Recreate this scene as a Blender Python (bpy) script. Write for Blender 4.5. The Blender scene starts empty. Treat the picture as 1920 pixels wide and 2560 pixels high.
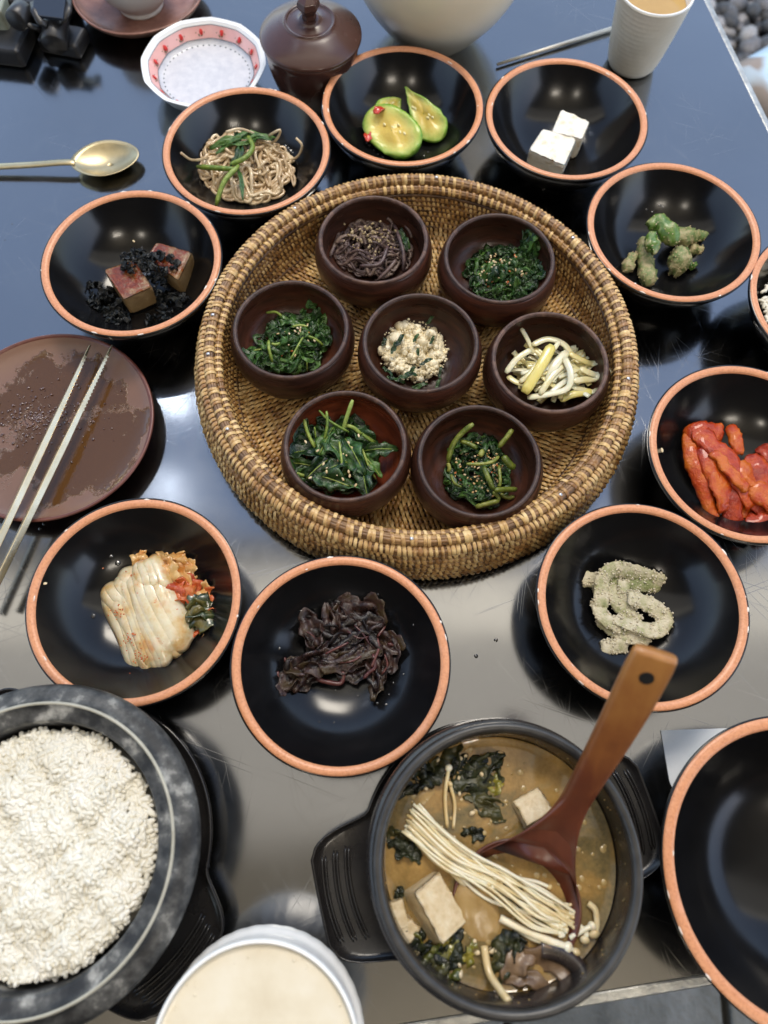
import bpy, math, random
import numpy as np
from mathutils import Vector, Matrix

scene = bpy.context.scene
rng = np.random.default_rng(7)
random.seed(7)
PI = math.pi

# ------------------------------------------------------------------ camera
CAM_H = 0.551
PITCH = math.radians(69.84)          # below the horizon
ROLL = math.radians(2.43)
FPX = 1577.45 * 1920 / 1659          # focal length in photo pixels
fw = np.array([0, math.cos(PITCH), -math.sin(PITCH)])
rt0 = np.array([1.0, 0, 0])
up0 = np.cross(rt0, fw)
rt = math.cos(ROLL) * rt0 + math.sin(ROLL) * up0
up = -math.sin(ROLL) * rt0 + math.cos(ROLL) * up0
cam_data = bpy.data.cameras.new('camera')
cam = bpy.data.objects.new('camera', cam_data)
scene.collection.objects.link(cam)
scene.camera = cam
cam.matrix_world = Matrix(((rt[0], up[0], -fw[0], 0), (rt[1], up[1], -fw[1], 0), (rt[2], up[2], -fw[2], CAM_H), (0, 0, 0, 1)))
cam_data.sensor_fit = 'HORIZONTAL'
cam_data.sensor_width = 36
cam_data.lens = 36 * FPX / 1920
cam_data.clip_start = 0.01
cam_data.clip_end = 200
cam_data.dof.use_dof = True
cam_data.dof.focus_distance = 0.56
cam_data.dof.aperture_fstop = 6.8

def at(x, y, z=0.0):
    """point at height z seen at photo pixel (x, y): used only to measure positions"""
    d = fw * FPX + rt * (x - 960) + up * (1280 - y)
    k = (z - CAM_H) / d[2]
    return np.array([d[0] * k, d[1] * k, z])

# ------------------------------------------------------------------ world and lamps
world = bpy.data.worlds.new('World')
scene.world = world
world.use_nodes = True
wn = world.node_tree
sky = wn.nodes.new('ShaderNodeTexSky')
sky.sky_type = 'NISHITA'
sky.sun_disc = False
sky.sun_elevation = math.radians(48)
sky.sun_rotation = math.radians(150)
sky.dust_density = 1.5
sky.ozone_density = 1.0
hs = wn.nodes.new('ShaderNodeHueSaturation')
hs.inputs['Saturation'].default_value = 0.85
bg = wn.nodes['Background']
wn.links.new(sky.outputs[0], hs.inputs['Color'])
wn.links.new(hs.outputs[0], bg.inputs[0])
bg.inputs[1].default_value = 0.15

def area(name, loc, size, power, color, rot=(0, 0, 0)):
    l = bpy.data.lights.new(name, 'AREA')
    l.shape = 'RECTANGLE'
    l.size, l.size_y = size
    l.energy = power
    l.color = color
    o = bpy.data.objects.new(name, l)
    o.location = loc
    o.rotation_euler = rot
    scene.collection.objects.link(o)
    return o

area('canopy_glow', (0.0, 0.70, 2.5), (6.5, 0.27), 3.6, (1.0, 0.93, 0.80), (0, 0, math.radians(3)))  # added area lamp standing in for the bright edge of the beige canopy
area('canopy_glow', (0.0, 0.17, 2.5), (6.5, 0.76), 4.3, (1.0, 0.95, 0.87), (0, 0, math.radians(3)))  # added area lamp standing in for the canopy's dimmer underside
def bulb(loc, power, r, color=(1, 0.90, 0.76)):
    l = bpy.data.lights.new('hanging_bulb', 'POINT')
    l.energy = power
    l.shadow_soft_size = r
    l.color = color
    o = bpy.data.objects.new('hanging_bulb', l)
    o.location = loc
    scene.collection.objects.link(o)
for loc, pw, r_ in (((-0.92, 1.50, 2.2), 1.0, 0.035), ((-0.88, 1.06, 2.2), 0.5, 0.05)):
    bulb(loc, pw, r_, (0.80, 0.88, 1.0))
for loc in ((-0.55, -1.25, 1.9), (0.75, -1.35, 1.95), (0.95, -1.2, 1.85)):
    bulb(loc, 6, 0.05)

area('added_key_light', (0.12, 1.72, 2.5), (1.0, 0.7), 20, (1.0, 0.91, 0.77), (math.radians(-32), 0, 0))  # added soft key light, not a fixture; its mirror glare falls under the basket
scene.view_settings.view_transform = 'Standard'
scene.view_settings.look = 'None'
scene.view_settings.gamma = 1
scene.view_settings.exposure = 1.62
scene.cycles.use_denoising = True
scene.cycles.max_bounces = 8
scene.cycles.diffuse_bounces = 5
scene.cycles.glossy_bounces = 4
scene.cycles.transmission_bounces = 4
scene.cycles.sample_clamp_indirect = 6
scene.cycles.caustics_reflective = False
scene.cycles.caustics_refractive = False

# ------------------------------------------------------------------ materials
def ramp(nt, fac, stops, interp='LINEAR'):
    r = nt.nodes.new('ShaderNodeValToRGB')
    r.color_ramp.interpolation = interp
    els = r.color_ramp.elements
    while len(els) < len(stops):
        els.new(0.5)
    for e, (p, c) in zip(els, stops):
        e.position = p
        e.color = (c[0], c[1], c[2], 1)
    nt.links.new(fac, r.inputs[0])
    return r.outputs[0]

def noise(nt, scale, detail=4, rough=0.6, vec=None, dist=0.0):
    n = nt.nodes.new('ShaderNodeTexNoise')
    n.inputs['Scale'].default_value = scale
    n.inputs['Detail'].default_value = detail
    n.inputs['Roughness'].default_value = rough
    n.inputs['Distortion'].default_value = dist
    if vec is None:
        vec = nt.nodes.new('ShaderNodeTexCoord').outputs['Object']
    nt.links.new(vec, n.inputs['Vector'])
    return n.outputs['Fac']

def mixc(nt, fac, a, b, mode='MIX'):
    m = nt.nodes.new('ShaderNodeMix')
    m.data_type = 'RGBA'
    m.blend_type = mode
    for s, v in ((m.inputs[0], fac), (m.inputs[6], a), (m.inputs[7], b)):
        if hasattr(v, 'node'):
            nt.links.new(v, s)
        elif isinstance(v, (int, float)):
            s.default_value = v
        else:
            s.default_value = (*v, 1)
    return m.outputs[2]

def math_n(nt, op, a, b=0.0):
    m = nt.nodes.new('ShaderNodeMath')
    m.operation = op
    for s, v in zip(m.inputs, (a, b)):
        if hasattr(v, 'node'):
            nt.links.new(v, s)
        else:
            s.default_value = v
    return m.outputs[0]

def base_mat(name):
    m = bpy.data.materials.new(name)
    m.use_nodes = True
    nt = m.node_tree
    return m, nt, nt.nodes['Principled BSDF']

def setin(nt, sock, v):
    if hasattr(v, 'node'):
        nt.links.new(v, sock)
    elif isinstance(v, (tuple, list)):
        sock.default_value = (*v, 1) if len(v) == 3 else v
    else:
        sock.default_value = v

def bump(nt, bsdf, h, strength, dist):
    b = nt.nodes.new('ShaderNodeBump')
    b.inputs['Strength'].default_value = strength
    b.inputs['Distance'].default_value = dist
    nt.links.new(h, b.inputs['Height'])
    nt.links.new(b.outputs[0], bsdf.inputs['Normal'])

def mat(name, cols, scale=60, rough=0.5, metal=0.0, bmp=None, sss=0.0, coat=0.0, rand=0.0, island=False, detail=4, spec=0.5, trans=0.0, stretch=None, rough2=None, coat_r=0.1, sss_s=0.003):
    """noise-mixed colours, optional per-object / per-island variation and fine relief"""
    m, nt, b = base_mat(name)
    vec = None
    if stretch:
        tc = nt.nodes.new('ShaderNodeTexCoord')
        mp = nt.nodes.new('ShaderNodeMapping')
        mp.inputs['Scale'].default_value = stretch
        nt.links.new(tc.outputs['Object'], mp.inputs['Vector'])
        vec = mp.outputs[0]
    f = noise(nt, scale, detail, vec=vec)
    if len(cols) == 1:
        cols = [cols[0], cols[0]]
    n = len(cols)
    stops = [(0.3 + 0.4 * i / (n - 1), c) for i, c in enumerate(cols)]
    if rand:
        src = nt.nodes.new('ShaderNodeNewGeometry').outputs['Random Per Island'] if island else nt.nodes.new('ShaderNodeObjectInfo').outputs['Random']
        off = math_n(nt, 'MULTIPLY', math_n(nt, 'SUBTRACT', src, 0.5), rand)
        f2 = math_n(nt, 'ADD', f, off)
    else:
        f2 = f
    c = ramp(nt, f2, stops)
    setin(nt, b.inputs['Base Color'], c)
    if rough2 is not None:
        f3 = noise(nt, scale * 0.7, 3, vec=vec)
        setin(nt, b.inputs['Roughness'], ramp(nt, f3, [(0.35, (rough,) * 3), (0.65, (rough2,) * 3)]))
    else:
        b.inputs['Roughness'].default_value = rough
    b.inputs['Metallic'].default_value = metal
    b.inputs['Specular IOR Level'].default_value = spec
    if sss:
        b.inputs['Subsurface Weight'].default_value = sss
        b.inputs['Subsurface Radius'].default_value = (1, 0.6, 0.4)
        b.inputs['Subsurface Scale'].default_value = sss_s
    if coat:
        b.inputs['Coat Weight'].default_value = coat
        b.inputs['Coat Roughness'].default_value = coat_r
    if trans:
        b.inputs['Transmission Weight'].default_value = trans
    if bmp:
        bs, bst, bd = bmp
        bump(nt, b, noise(nt, bs, 5, vec=vec), bst, bd)
    return m

# ------------------------------------------------------------------ mesh helpers
COL = scene.collection

def new_obj(name, verts, faces, m=None, parent=None, smooth=True, kind=None):
    me = bpy.data.meshes.new(name)
    me.from_pydata([tuple(map(float, v)) for v in verts], [], faces)
    if smooth:
        me.polygons.foreach_set('use_smooth', [True] * len(me.polygons))
    me.update()
    o = bpy.data.objects.new(name, me)
    if m:
        me.materials.append(m)
    COL.objects.link(o)
    if parent is not None:
        o.parent = parent
    if kind:
        o['kind'] = kind
    return o

def empty(name, loc, label, cat, group=None, rotz=0.0):
    o = bpy.data.objects.new(name, None)
    o.empty_display_size = 0.02
    o.location = tuple(map(float, loc))
    o.rotation_euler = (0, 0, rotz)
    COL.objects.link(o)
    return tag(o, label, cat, group)

def tag(o, label, cat, group=None):
    o['label'] = label
    o['category'] = cat
    if group:
        o['group'] = group
    return o

class MB:
    """collects pieces into one mesh"""
    def __init__(self):
        self.v, self.f, self.n = [], [], 0
    def add(self, vf):
        v, f = vf
        self.v.extend(v)
        n = self.n
        self.f.extend([tuple(i + n for i in q) for q in f])
        self.n += len(v)
        return self
    def build(self, name, m=None, parent=None, smooth=True, kind=None):
        return new_obj(name, self.v, self.f, m, parent, smooth, kind)

def lathe(prof, seg=96, cx=0, cy=0, wob=0.0, a0=0.0, flute=0, fl_amp=0.0, fl_r=None):
    prof = list(prof)
    n = len(prof)
    v, f = [], []
    ph = rng.uniform(0, 6.28, 3)
    for j in range(seg):
        a = a0 + 2 * PI * j / seg
        w = 1 + wob * (math.sin(2 * a + ph[0]) + 0.6 * math.sin(3 * a + ph[1]) + 0.4 * math.sin(5 * a + ph[2]))
        for i, (r, z) in enumerate(prof):
            k = w
            if flute and (fl_r is None or i in fl_r):
                k = w * (1 + fl_amp * abs(math.cos(flute * a / 2)))
            v.append((cx + r * k * math.cos(a), cy + r * k * math.sin(a), z))
    for j in range(seg):
        k = (j + 1) % seg
        for i in range(n - 1):
            if prof[i][0] < 1e-6 and prof[i + 1][0] < 1e-6:
                continue
            f.append((j * n + i, k * n + i, k * n + i + 1, j * n + i + 1))
    return v, f

def smooth_prof(pts, n=6):
    """catmull-rom through profile points"""
    P = [np.array(p, float) for p in pts]
    P = [2 * P[0] - P[1]] + P + [2 * P[-1] - P[-2]]
    out = []
    for i in range(1, len(P) - 2):
        for k in range(n):
            t = k / n
            a, b, c, d = P[i - 1:i + 3]
            out.append(0.5 * ((2 * b) + (-a + c) * t + (2 * a - 5 * b + 4 * c - d) * t * t + (-a + 3 * b - 3 * c + d) * t ** 3))
    out.append(P[-2])
    return np.array(out)

def spro(pts, n=5):
    return [(max(0.0, p[0]), p[1]) for p in smooth_prof(pts, n)]

def frames(P):
    P = np.asarray(P, float)
    T = np.gradient(P, axis=0)
    T /= np.linalg.norm(T, axis=1)[:, None] + 1e-12
    N = np.zeros_like(T)
    n = np.array([0, 0, 1.0]) - T[0] * T[0][2]
    if np.linalg.norm(n) < 0.2:
        n = np.array([1.0, 0, 0]) - T[0] * T[0][0]
    n /= np.linalg.norm(n)
    for i, t in enumerate(T):
        n = n - t * (n @ t)
        n /= np.linalg.norm(n) + 1e-12
        N[i] = n
    return T, N, np.cross(T, N)

def tube(P, rad, seg=8, fn=1.0, fb=1.0, closed=False, twist=0.0):
    """tube along P; fn/fb flatten along normal/binormal"""
    P = np.asarray(P, float)
    n = len(P)
    r = np.full(n, rad) if np.isscalar(rad) else np.asarray(rad, float)
    T, N, B = frames(P)
    v, f = [], []
    for i in range(n):
        tw = twist * i / max(1, n - 1)
        for k in range(seg):
            a = 2 * PI * k / seg
            c, s = math.cos(a), math.sin(a)
            d = N[i] * c * fn + B[i] * s * fb
            if tw:
                nn = N[i] * math.cos(tw) + B[i] * math.sin(tw)
                bb = B[i] * math.cos(tw) - N[i] * math.sin(tw)
                d = nn * c * fn + bb * s * fb
            v.append(P[i] + d * r[i])
    m = n if closed else n - 1
    for i in range(m):
        j = (i + 1) % n
        for k in range(seg):
            l = (k + 1) % seg
            f.append((i * seg + k, i * seg + l, j * seg + l, j * seg + k))
    if not closed:
        f.append(tuple(range(seg - 1, -1, -1)))
        f.append(tuple((n - 1) * seg + k for k in range(seg)))
    return v, f

def ring_path(R, z, cx, cy, n=160, amp=0.0):
    a = np.linspace(0, 2 * PI, n, endpoint=False)
    return np.stack([cx + R * np.cos(a), cy + R * np.sin(a), np.full(n, z) + amp * np.sin(7 * a)], 1)

def box(c, s, rot=None):
    v = []
    for x in (-1, 1):
        for y in (-1, 1):
            for z in (-1, 1):
                p = np.array([x * s[0] / 2, y * s[1] / 2, z * s[2] / 2])
                if rot is not None:
                    p = rot @ p
                v.append(np.array(c) + p)
    return v, [(0, 1, 3, 2), (4, 6, 7, 5), (0, 4, 5, 1), (2, 3, 7, 6), (0, 2, 6, 4), (1, 5, 7, 3)]

def rotm(ax, a):
    return np.array(Matrix.Rotation(a, 3, ax))

def bevel(o, w, seg=3):
    b = o.modifiers.new('bevel', 'BEVEL')
    b.width = w
    b.segments = seg
    b.limit_method = 'ANGLE'
    return o

def vnoise(P, scale, seed=0.0):
    """cheap smooth pseudo noise in -1..1 from sines"""
    P = np.asarray(P, float) * scale
    x, y, z = P[..., 0] + seed * 1.7, P[..., 1] - seed * 2.3, P[..., 2] + seed * 0.9
    return (np.sin(x * 1.0 + 1.7 * np.sin(y * 1.3 + 0.5)) + np.sin(y * 1.1 + 1.9 * np.sin(z * 1.2 + 1.1)) + np.sin(z * 0.9 + 2.1 * np.sin(x * 1.4 + 2.0))) / 3

def ellipsoid(c, r, rot=None, nu=10, nv=7, namp=0.0, nscale=300, seed=0.0):
    v, f = [], []
    for j in range(nv + 1):
        t = PI * j / nv
        for i in range(nu):
            a = 2 * PI * i / nu
            p = np.array([math.sin(t) * math.cos(a), math.sin(t) * math.sin(a), math.cos(t)])
            v.append(p)
    V = np.array(v)
    if namp:
        V = V * (1 + namp * vnoise(V, nscale, seed))[:, None]
    V = V * np.array(r)
    if rot is not None:
        V = V @ rot.T
    V = V + np.array(c)
    for j in range(nv):
        for i in range(nu):
            k = (i + 1) % nu
            f.append((j * nu + i, (j + 1) * nu + i, (j + 1) * nu + k, j * nu + k))
    return list(V), f

def rrot():
    q = rng.normal(size=4)
    q /= np.linalg.norm(q)
    from mathutils import Quaternion
    return np.array(Quaternion(q).to_matrix())
# ------------------------------------------------------------------ ground, table
m_ground, nt, b = base_mat('stone ground')
c1 = ramp(nt, noise(nt, 9, 6), [(0.35, (0.10, 0.10, 0.095)), (0.6, (0.2, 0.2, 0.19))])
c2 = ramp(nt, noise(nt, 60, 4), [(0.4, (0.6, 0.6, 0.6)), (0.7, (1.1, 1.1, 1.1))])
setin(nt, b.inputs['Base Color'], mixc(nt, 1.0, c1, c2, 'MULTIPLY'))
b.inputs['Roughness'].default_value = 0.85
bump(nt, b, noise(nt, 30, 6), 0.6, 0.02)
GZ = -0.72
g = new_obj('ground', [(-6, -6, GZ), (6, -6, GZ), (6, 8, GZ), (-6, 8, GZ)], [(0, 1, 2, 3)], m_ground, smooth=False, kind='structure')
# paving slabs in front of the table, each slab a piece of its own
m_slab = mat('paving stone', [(0.10, 0.10, 0.09), (0.17, 0.17, 0.155), (0.25, 0.25, 0.235)], 14, 0.85, bmp=(60, 0.7, 0.01), rand=0.2, detail=8)
slab_me = None
for ix in range(7):
    for iy in range(4):
        x = -0.75 + ix * 0.32 + (0.16 if iy % 2 else 0)
        y = -0.95 + iy * 0.24
        v, f = box((0, 0, 0), (0.308, 0.228, 0.03))
        o = new_obj('paving_stone', v, f, m_slab, g, smooth=False)
        bevel(o, 0.006, 2)
        o.location = (x, y, GZ + 0.015 + rng.uniform(-.003, .003))
        o.rotation_euler = (rng.uniform(-.006, .006), rng.uniform(-.006, .006), rng.uniform(-.01, .01))
# pebbles beyond the far right corner
mb = MB()
m_peb = mat('pebble', [(0.05, 0.05, 0.05), (0.16, 0.15, 0.145), (0.34, 0.32, 0.30)], 12, 0.6, rand=0.7, island=True)
for i in range(2600):
    x, y = rng.uniform(0.45, 1.55), rng.uniform(0.9, 2.6)
    s = rng.uniform(0.014, 0.03)
    mb.add(ellipsoid((x, y, GZ + rng.uniform(0.0, 0.03)), (s, s * rng.uniform(.6, .95), s * .55), rotm('Z', rng.uniform(0, 6)), 7, 5))
mb.build('pebbles', m_peb, kind='stuff')

m_steel, nt, b = base_mat('brushed dark steel')
tc = nt.nodes.new('ShaderNodeTexCoord').outputs['Object']
f1 = noise(nt, 3.0, 3, vec=tc)
setin(nt, b.inputs['Base Color'], ramp(nt, f1, [(0.3, (0.25, 0.25, 0.25)), (0.7, (0.29, 0.29, 0.29))]))
b.inputs['Metallic'].default_value = 1.0
# scratches: several rotated, stretched, distorted noise bands
scr = None
for k, (rotz, sx, sy, th) in enumerate([(0.3, 9, 800, 0.72), (1.25, 11, 900, 0.72), (2.1, 8, 850, 0.72), (2.75, 12, 1000, 0.72), (0.85, 10, 950, 0.72), (1.7, 13, 900, 0.72)]):
    vr = nt.nodes.new('ShaderNodeVectorRotate')
    vr.rotation_type = 'Z_AXIS'
    vr.inputs['Angle'].default_value = rotz
    nt.links.new(tc, vr.inputs['Vector'])
    mp = nt.nodes.new('ShaderNodeMapping')
    mp.inputs['Scale'].default_value = (sx, sy, 1)
    mp.inputs['Location'].default_value = (k * 3.7, k * 1.9, 0)
    nt.links.new(vr.outputs[0], mp.inputs[0])
    n = noise(nt, 1.0, 1, 0.5, vec=mp.outputs[0], dist=0.12)
    s = ramp(nt, n, [(th, (0, 0, 0)), (th + 0.03, (1, 1, 1))])
    scr = s if scr is None else math_n(nt, 'MAXIMUM', scr, s)
patch = ramp(nt, noise(nt, 7, 3, vec=tc), [(0.40, (0, 0, 0)), (0.62, (1, 1, 1))])
scr = math_n(nt, 'MULTIPLY', scr, patch)
smudge = noise(nt, 16, 5, vec=tc)
r0 = ramp(nt, smudge, [(0.3, (0.11,) * 3), (0.7, (0.17,) * 3)])
setin(nt, b.inputs['Roughness'], math_n(nt, 'ADD', r0, math_n(nt, 'MULTIPLY', scr, 0.14)))
bm = nt.nodes.new('ShaderNodeBump')
bm.inputs['Strength'].default_value = 0.09
bm.inputs['Distance'].default_value = 0.0004
nt.links.new(scr, bm.inputs['Height'])
bm2 = nt.nodes.new('ShaderNodeBump')
bm2.inputs['Strength'].default_value = 0.06
bm2.inputs['Distance'].default_value = 0.004
nt.links.new(noise(nt, 9, 2, vec=tc), bm2.inputs['Height'])
nt.links.new(bm.outputs[0], bm2.inputs['Normal'])
nt.links.new(bm2.outputs[0], b.inputs['Normal'])
m_edge = mat('worn steel edge', [(0.25, 0.25, 0.24), (0.5, 0.5, 0.47)], 90, 0.42, metal=0.85, bmp=(160, 0.4, 0.002), detail=8)

c_nr = at(1785, 2430)            # two points of the near edge
c_nl = at(1480, 2480)
e_far0, e_far1 = at(1760, 0), at(1920, 330)
def isect(p, q, r, s):
    d1, d2 = q - p, s - r
    t = ((r[0] - p[0]) * d2[1] - (r[1] - p[1]) * d2[0]) / (d1[0] * d2[1] - d1[1] * d2[0])
    return p + d1 * t
cr = isect(c_nl, c_nr, e_far0, e_far1)
dn = (c_nl - c_nr); dn /= np.linalg.norm(dn)
dr = (e_far0 - e_far1); dr /= np.linalg.norm(dr)
A = cr; Bp = cr + dn * 1.25; Cp = Bp + dr * 1.5; Dp = cr + dr * 1.5
tbl = empty('dining_table', ((A + Cp) / 2 * np.array([1, 1, 0])) + np.array([0, 0, GZ]), 'dark polished scratched steel table carrying all the dishes', 'table')
def loc(ps, o=tbl):
    l = np.array(o.location)
    return [np.array(p) - l for p in ps]
TT = 0.03
top = [A, Bp, Cp, Dp]
bot = [p - np.array([0, 0, TT]) for p in top]
o = new_obj('tabletop', loc(top + bot), [(3, 2, 1, 0), (4, 5, 6, 7), (0, 1, 5, 4), (1, 2, 6, 5), (2, 3, 7, 6), (3, 0, 4, 7)], m_steel, tbl, smooth=False)
# folded steel lip along the near and right edges
for (p, q) in ((A, Bp), (A, Dp), (Bp, Cp), (Cp, Dp)):
    d = q - p; L = np.linalg.norm(d); d = d / L
    nrm = np.array([d[1], -d[0], 0])
    cen = (A + Cp) / 2
    if nrm @ (p - cen) < 0: nrm = -nrm
    c = (p + q) / 2 + nrm * 0.004 - np.array([0, 0, 0.018])
    R = rotm('Z', math.atan2(d[1], d[0]))
    o = new_obj('edge_strip', *[loc(box(c, (L + .004, 0.0078, 0.034), R)[0]), box(c, (L, .008, .034), R)[1]], m_edge, tbl, smooth=False)
    bevel(o, 0.002)
for p in (A, Bp, Cp, Dp):
    q = p + ((A + Cp) / 2 - p) * 0.12
    o = new_obj('leg', *[loc(box((q[0], q[1], (GZ - TT) / 2 - 0.0), (0.045, 0.045, -GZ - TT))[0]), box((0, 0, 0), (1, 1, 1))[1]], m_edge, tbl, smooth=False)

# roof and rear wall over the diners, mirrored by the table
m_roof = mat('cream roof board', [(0.62, 0.57, 0.47), (0.70, 0.65, 0.55)], 3, 0.8)
m_wall = mat('dark timber wall', [(0.03, 0.022, 0.017), (0.06, 0.045, 0.035)], 8, 0.7, stretch=(1, 1, 8))
o = new_obj('roof', *box((0, -0.95, 2.64), (7, 3.9, 0.08)), m_roof, smooth=False, kind='structure')
o = new_obj('wall', *box((0, -2.8, 0.95), (7, 0.1, 3.3)), m_wall, smooth=False, kind='structure')
tag(o, 'dark timber wall behind the table', 'wall'); o['kind'] = 'structure'

# ------------------------------------------------------------------ black bowls with a clay rim
m_black = mat('black glaze', [(0.003, 0.003, 0.0035), (0.006, 0.006, 0.0065)], 30, 0.15, rough2=0.21, spec=0.38)
m_clay, nt, b = base_mat('bare orange clay')
ca = ramp(nt, noise(nt, 600, 4), [(0.30, (0.46, 0.18, 0.08)), (0.5, (0.58, 0.25, 0.12)), (0.68, (0.62, 0.28, 0.14))])
cb = ramp(nt, noise(nt, 55, 5), [(0.60, (0, 0, 0)), (0.72, (0.25, 0.25, 0.25))])
cc = mixc(nt, cb, ca, (0.78, 0.42, 0.30))
spk = ramp(nt, noise(nt, 900, 2), [(0.74, (0, 0, 0)), (0.80, (.6, .6, .6))])
setin(nt, b.inputs['Base Color'], mixc(nt, spk, cc, (0.85, 0.72, 0.62)))
b.inputs['Roughness'].default_value = 0.38
bump(nt, b, noise(nt, 260, 4), 0.35, 0.0008)
m_chip = mat('pale glaze chip', [(0.75, 0.68, 0.6)], 50, 0.5)

def bowl_floor(R, H, rim=0.0065, zb=0.010, p=3.2):
    ri = R - rim
    def fl(x, y):
        r = min(1.0, math.hypot(x, y) / ri)
        return zb + (H - 0.0005 - zb) * r ** p
    return fl

def clay_bowl(x, y, label, R=0.075, H=0.05, seg=128):
    t = empty('side_dish_bowl', (x, y, 0), label, 'bowl', 'black bowls with orange clay rims')
    k = R / 0.075; h = H / 0.05
    ri = R - 0.0065 * k
    out = [(0, 0.004), (0.024 * k, 0.004), (0.027 * k, 0.0005), (0.032 * k, 0.0), (0.034 * k, 0.003), (0.040 * k, 0.008 * h), (0.054 * k, 0.0165 * h), (0.066 * k, 0.030 * h), (0.0735 * k, 0.044 * h), (R - 0.0001, 0.0487 * h), (R - 0.0003, H - .0004), (R - 0.0011, H - .0001)]
    new_obj('outside', *lathe(spro(out, 3), seg, wob=0.002), m_black, t)
    st = rng.bit_generator.state
    fl = bowl_floor(R, H)
    rr = np.concatenate([np.linspace(0, 0.7, 14), np.linspace(0.74, 1, 16)]) * ri
    new_obj('inside', *lathe([(r, fl(r, 0)) for r in rr], seg, wob=0.0), m_black, t)
    rimp = [(ri - 0.0006, H - 0.0016), (ri - 0.0001, H - 0.0004), (ri + 0.0008, H + 0.0003), (ri + .0022, H + 0.0007), (R - 0.0026, H + 0.0007), (R - .0014, H + .0002), (R - 0.0009, H - .0008)]
    new_obj('rim', *lathe(rimp, seg, wob=0.0), m_clay, t)
    mb = MB()
    for i in range(int(rng.integers(5, 11))):
        a = rng.uniform(0, 2 * PI)
        rr_ = (R - 0.0014) if rng.random() < .7 else ri + 0.0006
        mb.add(ellipsoid((rr_ * math.cos(a), rr_ * math.sin(a), H + 0.0001), (rng.uniform(.0003, .0009), rng.uniform(.0008, .003), 0.0005), rotm('Z', a), 8, 5, 0.3, 3, a))
    mb.build('chips', m_chip, t, kind='stuff')
    return t, fl

BW = {}
for key, (x, y, lab) in {
    'noodle': (-0.1362, 0.5233, 'black bowl with a clay rim holding glass noodles and greens'),
    'zucchini': (0.0014, 0.5846, 'black bowl with a clay rim holding green and yellow zucchini chunks'),
    'tofu': (0.1519, 0.5772, 'black bowl with a clay rim holding two plain white tofu cubes'),
    'pepper': (0.2380, 0.4532, 'black bowl with a clay rim holding flour-coated green peppers'),
    'braised': (-0.2187, 0.3972, 'black bowl with a clay rim holding glazed tofu with black seaweed'),
    'kimchi': (-0.1714, 0.1121, 'black bowl with a clay rim holding folded cabbage kimchi'),
    'leaves': (-0.0250, 0.0750, 'black bowl with a clay rim holding dark purple wilted leaves'),
    'beans': (0.1844, 0.1244, 'black bowl with a clay rim holding pale powdered green strips, ladle handle above it'),
    'radish': (0.2737, 0.2462, 'black bowl with a clay rim holding shiny red spicy strips'),
}.items():
    BW[key] = clay_bowl(x, y, lab) + (np.array([x, y, 0]),)
p = at(2101, 753, 0.05)
BW['rice'] = clay_bowl(p[0], p[1], 'black bowl with a clay rim and white rice, cut off at the right edge') + (p * np.array([1, 1, 0]),)
p = at(1757 * 1.1573, 1884 * 1.1573, 0.062)
t, fl = clay_bowl(p[0], p[1], 'larger empty black bowl with a clay rim on a paper napkin', R=0.0925, H=0.062)
BW['empty'] = (t, fl, p * np.array([1, 1, 0]))
m_paper = mat('white paper', [(0.72, 0.74, 0.74), (0.78, 0.79, 0.79)], 30, 0.7, bmp=(200, 0.1, 0.001))
q = [at(1651, 1826), at(1883, 1818), at(1905, 1990), at(1690, 1980)]
q = [at(1651, 1826), at(1900, 1818), at(1925, 2080), at(1688, 1985), at(1676, 1962), at(1672, 1950)]
c = sum(q) / len(q)
nk = new_obj('paper_napkin', [(p[0] - c[0], p[1] - c[1], 0.0009) for p in q] + [(p[0] - c[0], p[1] - c[1], 0.0002) for p in q], [tuple(range(5, -1, -1)), tuple(range(6, 12))] + [(i, (i + 1) % 6, 6 + (i + 1) % 6, 6 + i) for i in range(6)], m_paper, smooth=False)
nk.location = (c[0], c[1], 0)
tag(nk, 'white paper napkin under the larger empty bowl', 'napkin')

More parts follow.
